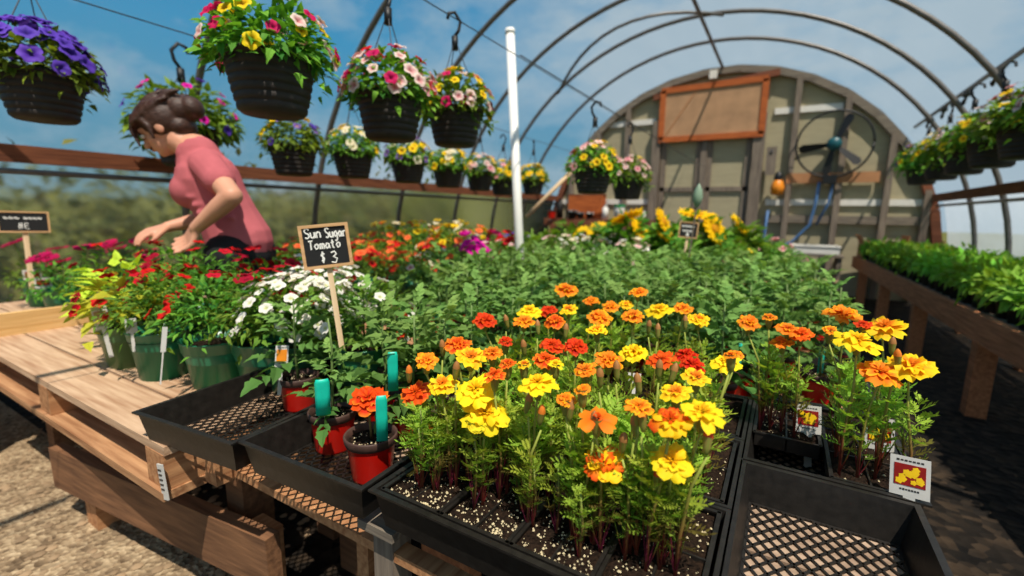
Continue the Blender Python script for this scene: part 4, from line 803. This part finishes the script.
basket(448, 168, 3.9, 'hanging basket of yellow pansies just left below the yellow-pink basket', ['yellow', 'cream', 'yellow'], 26, 1.0, .47, 1.0, .03)
basket(480, 173, 4.45, 'hanging basket of pale pink flowers, third left of the white post over the hip board', ['blush', 'pink', 'yellow'], 26, 1.0, .47, 1.0, .03)
basket(503, 179, 5.0, 'hanging basket of yellow flowers touching the white post from the left', ['yellow', 'pink', 'yellow'], 26, 1.0, .47, 1.0, .03)
basket(533, 180, 6.0, 'hanging basket of yellow flowers just right of the white post', ['yellow'], 26, 1.0, .47, 1.0, .032)
basket(593, 169, 3.05, 'hanging basket of pink and yellow flowers before the end wall, left of two', ['blush', 'yellow', 'yellow', 'pink'], 40, .98, .47, 1.0, .026)
basket(628, 179, 3.2, 'hanging basket of blush pink flowers in front of the end wall, right of a pair', ['blush', 'pink', 'blush', 'yellow'], 36, 1.0, .47, 1.0, .026)
for i, (y, kinds, lab) in enumerate(((7.1, ['lilac', 'yellow'], 'farthest hanging basket of the right row, with lilac blooms'), (6.3, ['yellow', 'cream'], 'hanging basket with few yellow blooms, second from the end of the right row'), (5.6, ['yellow', 'blush'], 'hanging basket of yellow flowers in the middle of the right row'), (4.95, ['yellow', 'blush', 'yellow'], 'hanging basket of bright yellow blooms, third from the viewer in the right row'), (4.35, ['blush', 'pink', 'yellow'], 'hanging basket of pale pink flowers near the right edge of the photo'), (3.75, ['blush', 'pink'], 'nearest hanging basket of the right row, cut by the photo edge'))):
    t = basket(512, 288, 1, lab, kinds, 24, 1.25, .47, 1.2, .03); t.location = (1.3, y, 1.50)

# ------------------------------------------------------------------ right bench plants
rr = random.Random(8)
def bench_x(y): return 1.03+(.86-1.03)*(y-1.6)/6.3
k = 0
for y_, j in [(2.1+.17*i, j) for i in range(33) for j in range(4)]:
    x = bench_x(y_)+.10+.165*j; edge = (j == 0)
    t = thing('potted_seedling', 'green seedling in a black pot along the front row of the right bench' if edge else 'green seedling in a black pot behind the front row on the right bench', 'seedling', (x+rr.uniform(-.01, .01), y_, .582), rr.uniform(0, 6), 'front row seedlings on the right bench' if edge else 'seedlings on the right bench')
    put('pot', BLKP, t); put('foliage', SEED[rr.randrange(5)], t, (0, 0, .10), None, (lambda q: (q, q, q*1.45))(rr.uniform(.9, 1.15)))
    if edge: put('soil', SSOIL, t)
def card_tag(name, label, base, h, w_, tilt, face, back='tagw', pic=None, group=None, spin=0.0, lean=0.0, blobs=0, stake=True):
    """a plant tag: card on a stake, with a picture panel"""
    face = Vector((face.x, face.y, 0)).normalized(); rz = math.atan2(face.x, -face.y)
    t = thing(name, label, 'plant tag', base, 0, group); t.rotation_euler = (-tilt, lean, rz+spin)
    mb = MB(); mb.box((0, 0, 0), (w_, .0012, h)); c = mb.build('card', M[back], t, loc=(0, 0, h/2))
    if stake: mb = MB(); mb.box((0, 0, -h*.65), (w_*.3, .001, h*1.3)); mb.build('stake', M[back], t)
    if pic:
        mb = MB(); mb.box((0, -.0011, h*.04), (w_*.78, .0006, h*.54)); pc = mb.build('picture', M[pic], c)
        rq = random.Random(int(h*1e4)+blobs)
        mb = MB()
        for i in range(blobs):
            x, z, r_ = rq.uniform(-.28, .28)*w_, h*.04+rq.uniform(-.17, .17)*h, w_*rq.uniform(.09, .13)
            mb.add([Vector((x, -.0018, z))]+[Vector((x+r_*(1-.25*(q % 2))*math.cos(PI*q/5), -.0017, z+r_*(1-.25*(q % 2))*math.sin(PI*q/5))) for q in range(10)], [(0, 1+(q+1) % 10, 1+q) for q in range(10)])
        if blobs: mb.build('printed_flowers', M['tagyel'], pc)
        mb = MB()
        for z, ww in ((h*.40, .7), (-h*.33, .5)):
            n = 7
            for i in range(n): mb.box((-w_*ww/2+w_*ww*(i+.5)/n, -.0009, z), (w_*ww/n*.7, .0005, h*rq.uniform(.025, .05)))
        mb.build('print', M['tagdark'], c)
    return t
def to_cam(p): return EYE-Vector(p)
for px, py, dep, hh, ww, lab in ((909, 497, .80, .068, .054, 'white marigold picture tag at the corner of the right-hand tray'), (879, 450, .98, .068, .05, 'white marigold picture tag half hidden by stems in the right-hand pack'), (808, 433, 1.04, .062, .05, 'white marigold picture tag in the small pack behind the empty tray')):
    p = at_d(px, py, dep); card_tag('plant_tag', lab, p, hh, ww, .2, to_cam(p), pic='tagred', blobs=13, group='marigold picture tags', lean=-.10)
p = at_d(281, 367, 1.24); card_tag('plant_tag', 'small white tag with orange picture in the red pot of the left tray', p, .058, .032, .15, to_cam(p), pic='orange', lean=.12, group='small white plant tags')
p = at_d(104, 329, 1.52); card_tag('plant_tag', 'white photo tag leaning on the pale green pot', p, .075, .04, .1, to_cam(p), pic='canvas', lean=-.1, group='small white plant tags')
p = at_d(132, 333, 1.42); card_tag('plant_tag', 'blank white tag in the middle green pot', p, .045, .028, .1, to_cam(p), group='small white plant tags')
p = at_d(163, 352, 1.28); card_tag('plant_tag', 'narrow clear tag on the left rim of the bushy green pot', p, .07, .012, .1, to_cam(p), group='small white plant tags', lean=.15)
p = Vector((-3.45, .80, BT+.15)); card_tag('plant_tag', 'white round-topped tag in the far left gerbera pot', p, .06, .07, .1, to_cam(p), pic='tagred', group='small white plant tags')
p = Vector((-3.11, .755, BT+.15)); card_tag('plant_tag', 'white tag with red picture right of the far left gerbera', p, .05, .06, .1, to_cam(p), pic='tagred', group='small white plant tags')
p = at_d(634, 382, .93); card_tag('plant_tag', 'slim white tag among the marigold stems', p, .018, .026, .3, to_cam(p), group='small white plant tags')
for px, py, dep, lab in ((660, 492, .66, 'clear crumpled plastic tag below the front yellow marigold'), (686, 442, .78, 'clear plastic scrap behind the striped marigolds'), (582, 466, .72, 'clear plastic scrap left of the striped front marigold')):
    p = at_d(px, py, dep); t = thing('plastic_tag', lab, 'plant tag', p, .3, 'clear plastic scraps'); mb = MB(); rq = random.Random(px); V = [(i*.008-.016+rq.uniform(-.002, .002), rq.uniform(-.005, .005), j*.010) for j in range(4) for i in range(5)]
    if px != 660: V = [(a*.5, b, c*.6) for a, b, c in V]
    mb.add(V, [(j*5+i, j*5+i+1, j*5+i+6, j*5+i+5) for j in range(3) for i in range(4)]); mb.build('scrap', M['silver'], t); mb = MB(); mb.box((0, 0, -.03), (.006, .001, .07)); mb.build('stake', M['silver'], t)
for px, py, dep, hp, wp, lab in ((323, 403, 1.0, 25, 14, 'wide curled teal tag in the second red pot'), (382, 426, .89, 32, 11, 'teal tag standing behind the red-orange potted marigold'), (393, 378, 1.02, 27, 10, 'teal tag taller and farther back at the tomato edge'), (736, 368, 1.42, 26, 8, 'dark teal tag at the right end of the tomatoes'), (820, 372, 1.4, 22, 5, 'narrow teal tag behind the tall orange marigold'), (581, 330, 1.75, 14, 6, 'teal tag glimpsed among the rear marigold blooms'), (437, 320, 1.7, 10, 5, 'tiny teal tag in the tomato crowd left of the red marigold'), (670, 296, 2.0, 8, 5, 'small teal tag deep in the tomato crowd')):
    p = at_d(px, py, dep); h, w_ = hp*dep/FPX, wp*dep/FPX; t = thing('teal_tag', lab, 'plant tag', p, math.atan2(-p.x, p.y)*-1*-1, 'teal plant tags')
    mb = MB(); V = [(w_/2*s_*(1 if z < 1 else .8), (.12*w_ if wp > 12 else .06*w_)*(1-s_*s_)*-1, h*(z*1.5-.5)) for z in (0, .5, .9, 1) for s_ in (-1, -.5, 0, .5, 1)]; mb.add(V, [(j*5+i, j*5+i+1, j*5+i+6, j*5+i+5) for j in range(3) for i in range(4)]); o = mb.build('tag', M['teal'], t, True); so = o.modifiers.new('thick', 'SOLIDIFY'); so.thickness = .0012
for y_, lab in ((2.45, 'yellow picture tag on the nearest visible seedling pot of the right bench'), (2.62, 'yellow picture tag, middle of three on the right bench'), (2.80, 'yellow picture tag farthest of three on the right bench')):
    p = Vector((bench_x(y_)+.03, y_, .66)); card_tag('plant_tag', lab, p, .05, .04, .1, to_cam(p), back='tagyel', pic='soil', group='yellow picture tags')

# ------------------------------------------------------------------ chalk signs
GL = {'S': [[(1, .85), (.7, 1), (.2, .95), (.05, .75), (.3, .55), (.8, .45), (.95, .2), (.6, 0), (.05, .1)]], 'u': [[(0, .6), (.05, .1), (.4, 0), (.8, .2), (.85, .6)], [(.85, .6), (.9, 0)]], 'n': [[(0, .6), (.05, 0)], [(.05, .4), (.4, .6), (.75, .5), (.8, 0)]], 'g': [[(.8, .55), (.4, .6), (.05, .35), (.3, .05), (.75, .2), (.8, .55), (.8, -.2), (.5, -.4), (.1, -.3)]], 'a': [[(.8, .5), (.4, .6), (.05, .3), (.3, 0), (.75, .2), (.8, .55), (.9, 0)]], 'r': [[(.1, .6), (.15, 0)], [(.15, .35), (.45, .6), (.8, .55)]], 'T': [[(0, .95), (1, 1)], [(.5, .97), (.45, 0)]], 'o': [[(.45, .6), (.05, .35), (.3, 0), (.8, .15), (.8, .5), (.45, .6)]], 'm': [[(0, .6), (.02, 0)], [(.02, .45), (.25, .6), (.42, .5), (.44, 0)], [(.44, .45), (.68, .6), (.88, .5), (.92, 0)]], 't': [[(.4, .95), (.4, .1), (.7, 0)], [(.05, .6), (.8, .65)]], '$': [[(.9, .8), (.5, .9), (.15, .7), (.8, .4), (.6, .1), (.1, .15)], [(.5, 1.1), (.45, -.1)]], '3': [[(.1, .9), (.6, 1), (.8, .75), (.35, .55), (.85, .35), (.6, .0), (.05, .1)]], '~': [[(0, .4), (.2, .8), (.35, .2), (.55, .7), (.75, .2), (1, .6)]], '#': [[(.3, 1), (.25, 0)], [(.7, 1), (.65, 0)], [(.05, .65), (1, .7)], [(0, .3), (.95, .35)]], 'E': [[(.8, .9), (.1, .95), (.1, .05), (.85, 0)], [(.1, .5), (.7, .5)]]}
def chalk_sign(label, p, w_, h, roll, lines, stick, sd_, wr, rz=0.0, tilt=.1):
    f = Vector((EYE.x-p.x, EYE.y-p.y, 0)).normalized(); t = thing('chalk_sign', label, 'sign', p, 0); t.rotation_mode = 'QUATERNION'
    q = Quaternion((0, 0, 1), math.atan2(f.x, -f.y)+rz) @ Quaternion((1, 0, 0), -tilt) @ Quaternion((0, 1, 0), roll); t.rotation_quaternion = q
    mb = MB(); fw_ = h*.07
    for c, d in (((0, 0, h/2-fw_/2), (w_, .012, fw_)), ((0, 0, -h/2+fw_/2), (w_, .012, fw_)), ((-w_/2+fw_/2, 0, 0), (fw_, .012, h-2*fw_)), ((w_/2-fw_/2, 0, 0), (fw_, .012, h-2*fw_))): mb.box(c, d)
    mb.build('frame', M['signw'], t); mb = MB(); mb.box((0, .001, 0), (w_-2*fw_, .006, h-2*fw_)); b = mb.build('board', M['chalkb'], t); mb = MB()
    for txt, x, z, cw, ch in lines:
        for i, chx in enumerate(txt):
            for st in GL.get(chx, []):
                P = [Vector(((x+i*cw*1.22+u*cw)*w_, -.0028, (z+v*ch)*h)) for u, v in st]
                Q = []
                for a_, b_ in zip(P, P[1:]): Q += [a_, (a_+b_)/2]
                mb.tube(Q+[P[-1]], wr*h, 5)
    mb.build('chalk_writing', M['chalk'], b); mb = MB(); mb.bar((0, .006, -h/2+.01), (0, .004, -h/2-stick), sd_, .006, (0, 1, 0)); mb.build('stick', M['stickw'], t); return t
chalk_sign('small chalkboard sign reading Sun Sugar Tomato $3 on a wooden stick', at_d(326, 246, 1.15), .116, .109, -.10, [('Sun', -.39, .20, .095, .22), ('Sugar', .02, .18, .072, .22), ('Tomato', -.34, -.06, .09, .2), ('$', -.14, -.36, .09, .22), ('3', .06, -.40, .15, .26)], .21, .013, .019)
chalk_sign('chalkboard price sign among the gerberas at the far left', at_d(24, 222, 2.4), .19, .11, .02, [('~~~', -.38, .08, .085, .2), ('~~~~', .0, .08, .075, .2), ('#E', -.12, -.32, .1, .28)], .30, .022, .02)
chalk_sign('small chalkboard price sign in front of the sunflowers', at_d(688.5, 230, 3.0), .118, .105, .06, [('~~~~', -.36, .12, .14, .2), ('~~~', -.3, -.16, .14, .2), ('#', -.1, -.4, .16, .22)], .20, .016, .03)
p = at_d(698, 195, 2.75); t = thing('garden_stake', 'thin metal stake with a pale green drop-shaped finial above the tomatoes', 'garden stake', (p.x, p.y, p.z)); t.rotation_euler = (0, .03, 0)
mb = MB(); mb.lathe([(.001, -.075), (.012, -.07), (.026, -.035), (.029, -.005), (.022, .03), (.009, .055), (.001, .07)], 18); mb.build('finial', M['glass'], t, True); mb = MB(); mb.tube([(0, 0, -.07), (-.02, -.02, -.62)], .0045, 6); mb.build('rod', M['greywood'], t)

# ------------------------------------------------------------------ things along the end wall
t = thing('potting_shelf', 'wooden shelf below the end wall, left of the door', 'shelf', (-2.78, 7.62, 0)); mb = MB(); mb.box((0, 0, 1.0), (1.86, .4, .035)); mb.build('top', M['redx'], t); mb = MB(); mb.box((0, -.19, .93), (1.86, .03, .1)); mb.build('front_rail', M['redx'], t)
for x in (-.7, .7):
    for y in (-.15, .15): mb = MB(); mb.box((x, y, .49), (.06, .06, .98)); mb.build('leg', M['greywood'], t)
SH = 1.018
def box_thing(name, label, cat, loc, d, mat, rz=0, lid=None, open_=False):
    t = thing(name, label, cat, loc, rz); x, y, z = d; w_ = .008; mb = MB()
    for c, s_ in (((0, 0, w_/2), (x, y, w_)), ((-x/2+w_/2, 0, z/2), (w_, y, z)), ((x/2-w_/2, 0, z/2), (w_, y, z)), ((0, -y/2+w_/2, z/2), (x-2*w_, w_, z)), ((0, y/2-w_/2, z/2), (x-2*w_, w_, z))): mb.box(c, s_)
    mb.build('carton' if mat == 'card' else 'body', M[mat], t)
    if open_:
        for sx, a in ((-1, 1.9), (1, 1.6)):
            mb = MB(); mb.bar((sx*x/2, 0, z), (sx*(x/2+.5*x*math.cos(a)*-1*.6), 0, z+.5*x*math.sin(a)*.4), y, .006); mb.build('flap', M[mat], t)
    if lid: mb = MB(); mb.box((0, 0, z+.01), (x*1.03, y*1.03, .02)); mb.build('lid', M[lid], t)
    return t
box_thing('wooden_box', 'reddish brown plywood box at the back of the potting shelf', 'box', (-3.02, 7.68, SH), (.62, .18, .40), 'rust', lid='redx')
def jar(label, x, y, r, h, mat, cap, cat='jar', z=SH, name='jar', neck=.6):
    t = thing(name, label, cat, (x, y, z)); mb = MB(); mb.lathe([(.001, 0), (r, 0), (r, h*.75), (r*neck, h*.86), (r*neck, h*.9), (.001, h*.9)], 16); mb.build('body', M[mat], t, True); mb = MB(); mb.lathe([(r*neck*1.15, h*.86), (r*neck*1.15, h), (.001, h)], 16); mb.build('lid', M[cap], t)
    return t
jar('white jar with a bright green lid on the potting shelf', -2.38, 7.5, .085, .24, 'white', 'kgreen', neck=.95)
jar('white spray bottle left of the green-lidded jar', -2.62, 7.5, .05, .24, 'white', 'tagw', 'bottle', name='bottle', neck=.4)
jar('dark bottle at the left end of the potting shelf', -3.46, 7.52, .06, .34, 'black', 'blackm', 'bottle', name='bottle', neck=.4)
for i, x in enumerate((-3.2, -3.05, -2.88)): t = thing('pot', ['black pot on the potting shelf nearest the dark bottle', 'black pot in the middle of the potting shelf', 'white-rimmed black pot on the potting shelf before the spray bottle'][i], 'pot', (x, 7.47, SH)); put('body', BLKP, t, scale=1.0 if i else 1.3); mb = MB(); mb.lathe([(.061, .09), (.067, .09), (.067, .112), (.061, .112)], 20); mb.build('rim', M['white' if i == 2 else 'silver'], t, scale=1.0 if i else 1.3)
for i in range(4): jar('small white bottle in a row beside the door post, %s' % ORD[i], -2.10+.075*i-.1, 7.5, .03, .15, 'white', 'tagw', 'bottle', name='bottle', neck=.5)
t = thing('terracotta_pot', 'small red pot on the potting shelf in front of the dark bottle', 'pot', (-3.6, 7.48, SH)); put('body', RP, t, scale=1.5); put('rim', RRIM, t, scale=1.5)
a, b = at_y(531, 212, 6.5), at_y(571, 172, 6.9); t = thing('diagonal_pole', 'pale wooden pole slanting down right of the white post', 'pole', a); mb = MB(); mb.tube([(a-b).normalized()*.1, b-a], .03, 8); mb.build('pole', M['stickw'], t, True); mb = MB(); mb.tube([b-a, (b-a)*1.02], .034, 8); mb.build('tip', M['stickw'], t)
t = thing('side_table', 'low grey table in the far aisle under the white tray', 'table', (.36, 7.35, 0)); mb = MB(); mb.box((0, 0, .62), (.62, .5, .03)); mb.build('top', M['greywoodx'], t); mb = MB(); mb.box((0, -.1, .3), (.6, .3, .02)); mb.build('shelf', M['stickw'], t)
for x in (-.27, .27):
    for y in (-.2, .2): mb = MB(); mb.box((x, y, .3), (.05, .05, .61)); mb.build('leg', M['greywood'], t)
t = box_thing('plastic_tub', 'white plastic tub on the table at the far end', 'tub', (.36, 7.3, .636), (.52, .36, .10), 'white'); mb = MB()
for c, d in (((0, -.18, .1), (.54, .02, .014)), ((0, .18, .1), (.54, .02, .014)), ((-.26, 0, .1), (.02, .36, .014)), ((.26, 0, .1), (.02, .36, .014))): mb.box(c, d)
mb.build('rim', M['white'], t)
box_thing('cardboard_box', 'open cardboard box at the far end of the right bench', 'box', (1.12, 7.72, .582), (.46, .3, .22), 'card', .1, open_=True)
box_thing('cardboard_box', 'smaller cardboard box right of the open one on the right bench', 'box', (1.54, 7.72, .582), (.34, .28, .19), 'card', -.1, open_=True)

# ------------------------------------------------------------------ the woman
def ball(mb, c, r, rot=None, n=12):
    c = Vector(c); r = Vector((r,)*3 if isinstance(r, (int, float)) else r); V = [c]; V = []
    for i in range(1, n):
        for k in range(2*n):
            a, b = PI*i/n, PI*k/n; p = Vector((r.x*math.sin(a)*math.cos(b), r.y*math.sin(a)*math.sin(b), r.z*math.cos(a))); V.append(c+(rot @ p if rot else p))
    top, bot = Vector((0, 0, r.z)), Vector((0, 0, -r.z)); V += [c+(rot @ top if rot else top), c+(rot @ bot if rot else bot)]; m_ = 2*n; L = len(V)
    F = [(i*m_+k, (i+1)*m_+k, (i+1)*m_+(k+1) % m_, i*m_+(k+1) % m_) for i in range(n-2) for k in range(m_)]
    F += [(L-2, k, (k+1) % m_) for k in range(m_)]+[(L-1, (n-2)*m_+(k+1) % m_, (n-2)*m_+k) for k in range(m_)]; mb.add(V, F)
def limb(mb, pts, rad):
    pts = [Vector(p) for p in pts]
    for (a, ra), (b, rb) in zip(list(zip(pts, rad)), list(zip(pts, rad))[1:]):
        mb.tube([a, b], [ra, rb], 14); ball(mb, a, ra, n=8); ball(mb, b, rb, n=8)
def fuse(mb, name, mt, voxel, smooth, parent, crease=0.0):
    """one continuous skin grown over overlapping volumes"""
    o = mb.build('_v', mt); q = o.modifiers.new('r', 'REMESH'); q.mode = 'VOXEL'; q.voxel_size = voxel; q.use_smooth_shade = True
    q = o.modifiers.new('s', 'SMOOTH'); q.iterations = smooth; q.factor = .5
    bpy.context.view_layer.update(); dg = bpy.context.evaluated_depsgraph_get(); me = bpy.data.meshes.new_from_object(o.evaluated_get(dg)); me.name = name; bpy.data.objects.remove(o)
    if not me.materials: me.materials.append(mt)
    return put(name, me, parent)
hd = Vector((RT.x, RT.y, 0)).normalized(); vd = Vector((FW.x, FW.y, 0)).normalized(); ZU = Vector((0, 0, 1))
W_ = lambda px, py, dep: at_d(px, py, dep)
hipc = W_(243, 247, 2.14); wb = Vector((hipc.x, hipc.y, 0))
woman = thing('person', 'woman in a pink t-shirt and black trousers bending over the red flowers', 'person', wb)
def L(p): return p-wb
neck0, neck1 = L(W_(196, 151, 2.06)), L(W_(179, 141, 2.04))
chest, waist, hip = L(W_(209, 181, 2.08)), L(W_(228, 216, 2.11)), L(W_(241, 243, 2.14))
sh1, el1, wr1 = L(W_(207, 165, 1.98)), L(W_(232, 196, 1.88)), L(W_(196, 228, 1.93))
sh2, el2, wr2 = L(W_(192, 163, 2.22)), L(W_(216, 216, 2.26)), L(W_(168, 227, 2.12))
hc = L(W_(163, 127, 2.03)); fh = (-hd*.80-ZU*.52-vd*.12).normalized(); uh = (ZU-fh*fh.dot(ZU)).normalized(); sh_ = fh.cross(uh)
RH_ = Matrix((fh, sh_, uh)).transposed()
def HP_(f, s_, u): return hc+fh*f+sh_*s_+uh*u
body = MB()
ball(body, HP_(-.006, 0, .012), (.090, .073, .098), RH_); ball(body, HP_(.035, 0, -.05), (.052, .055, .062), RH_); ball(body, HP_(.062, 0, -.088), (.022, .028, .02), RH_, 8)
limb(body, [HP_(.086, 0, .0), HP_(.104, 0, -.034)], [.009, .014]); ball(body, HP_(.082, 0, -.062), (.012, .024, .009), RH_, 8); ball(body, HP_(.078, 0, .022), (.014, .05, .012), RH_, 8)
for s_ in (-1, 1): ball(body, HP_(-.012, s_*.074, -.018), (.020, .009, .032), RH_, 8); ball(body, HP_(.052, s_*.036, -.035), (.026, .022, .022), RH_, 8)
limb(body, [HP_(-.03, 0, -.05), neck1, neck0], [.055, .053, .062])
limb(body, [neck0, chest, waist, hip], [.075, .115, .105, .115]); limb(body, [sh1, sh2], [.05, .05])
limb(body, [sh1, sh1.lerp(el1, .5), el1], [.056, .047, .040]); limb(body, [el1, el1.lerp(wr1, .35), wr1], [.041, .039, .026])
limb(body, [sh2, el2], [.055, .04]); limb(body, [el2, el2.lerp(wr2, .35), wr2], [.041, .037, .025])
def hand(wr, d, palm_n, side, curl):
    d = d.normalized(); n = (palm_n-d*palm_n.dot(d)).normalized(); s_ = d.cross(n)*side; k = wr+d*.075
    for j in range(4): limb(body, [wr+d*.012+s_*(.012*(j-1.5)), k+s_*(.020*(j-1.5))], [.016, .0125])
    for j, ln in enumerate((.072, .08, .074, .058)):
        p = k+s_*(.020*(j-1.5)); dd = d; P = [p]
        for q in range(3): dd = (dd+n*curl*(.7+.25*q)+s_*(.03*(j-1.5))).normalized(); p = p+dd*ln*(.42, .32, .26)[q]; P.append(p)
        limb(body, P, [.0105, .0095, .0088, .0075])
    p = wr+d*.02-s_*.026; limb(body, [p, p+d*.028-s_*.022+n*.006, p+d*.052-s_*.028+n*.018, p+d*.07-s_*.024+n*.028], [.014, .0125, .0105, .0085])
hand(wr1, (L(W_(186, 246, 1.98))-wr1), -hd*.6-vd*.3-ZU*.2, 1, .55)
hand(wr2, (L(W_(146, 233, 2.06))-wr2), -ZU-hd*.2, -1, .35)
leg = []
for s_ in (-1, 1):
    h0 = hip+vd*s_*.085-ZU*.05; kn = Vector((h0.x, h0.y, 0))+hd*-.01+ZU*.47; an = Vector((h0.x, h0.y, 0))+hd*.05+ZU*.09; leg.append((h0, kn, an)); limb(body, [h0, h0.lerp(kn, .5), kn, kn.lerp(an, .35), an], [.095, .08, .058, .055, .038]); limb(body, [an-ZU*.04, an-hd*.15-ZU*.055], [.038, .03])
fuse(body, 'body', M['skin'], .0052, 5, woman)
sm = MB(); limb(sm, [neck0-ZU*.02+hd*.012, chest, chest.lerp(waist, .55), waist, waist.lerp(hip, .92)], [.088, .132, .122, .124, .142]); limb(sm, [sh1, sh2], [.066, .066])
ball(sm, chest-hd*.055-ZU*.045-vd*.05, (.085, .075, .08)); ball(sm, chest-hd*.055-ZU*.045+vd*.07, (.085, .075, .08))
limb(sm, [sh1, sh1.lerp(el1, .52)], [.068, .062]); limb(sm, [sh2, sh2.lerp(el2, .5)], [.068, .06])
for k in range(5): a = waist.lerp(chest, -.15+.22*k); limb(sm, [a-hd*.05-vd*.115, a+hd*.07-vd*.105+ZU*.02], [.012, .01])
fuse(sm, 'shirt', M['shirt'], .007, 4, woman)
pm = MB(); limb(pm, [waist.lerp(hip, .62), hip, hip-ZU*.06], [.118, .128, .132])
for h0, kn, an in leg: limb(pm, [h0, h0.lerp(kn, .5), kn, kn.lerp(an, .35), an], [.108, .093, .07, .066, .05])
fuse(pm, 'trousers', M['pants'], .008, 4, woman)
for h0, kn, an in leg:
    bm_ = MB(); limb(bm_, [an-ZU*.035+hd*.02, an-hd*.10-ZU*.05, an-hd*.16-ZU*.055], [.052, .042, .035]); fuse(bm_, 'shoe', M['pants'], .007, 3, woman)
hm = MB(); rh = random.Random(4); ball(hm, HP_(-.024, 0, .024), (.100, .090, .100), RH_); ball(hm, HP_(-.105, 0, .02), (.066, .068, .066), RH_); ball(hm, HP_(-.155, -.01, .0), (.045, .05, .052), RH_); ball(hm, HP_(-.07, 0, -.045), (.05, .07, .045), RH_)
for k in range(70):
    a, b = rh.uniform(-1.4, 1.4), rh.uniform(.0, 2.6); d = Vector((math.cos(b)*.092, math.sin(a)*.086, .03+math.sin(b)*.085*math.cos(a)*1.0)); p = HP_(d.x-.02, d.y, d.z); e_ = HP_(d.x-.085, d.y*.9, d.z*.9+.012); limb(hm, [p, p.lerp(e_, .5)+uh*.008, e_], [.010, .010, .006])
for k in range(16):
    y = rh.uniform(-.07, .07); p = HP_(.058, y, .075); limb(hm, [p, HP_(.088+rh.uniform(0, .02), y*1.1, .03), HP_(.09+rh.uniform(0, .02), y*1.15, -.025-rh.uniform(0, .03))], [.012, .009, .005])
for s_ in (-1, 1): limb(hm, [HP_(.03, s_*.07, .05), HP_(.02, s_*.08, -.0), HP_(.03, s_*.078, -.05)], [.016, .012, .006])
fuse(hm, 'hair', M['hair'], .0055, 1, woman)
for s_ in (-1, 1):
    em = MB(); ball(em, HP_(.0835, s_*.031, -.004), .009, n=8); eo = em.build('eye', M['white'], woman, True); em = MB(); ball(em, HP_(.0895, s_*.031, -.005), .0045, n=6); em.build('iris', M['blackm'], eo, True)
    em = MB(); limb(em, [HP_(.088, s_*.018, .016), HP_(.084, s_*.045, .017)], [.004, .003]); em.build('eyebrow', M['hair'], woman, True)
em = MB(); limb(em, [HP_(.088, -.018, -.063), HP_(.092, 0, -.062), HP_(.088, .018, -.063)], [.003, .0055, .003]); lo_ = plain('lips', (170, 84, 78), .5); em.build('lips', lo_, woman, True)
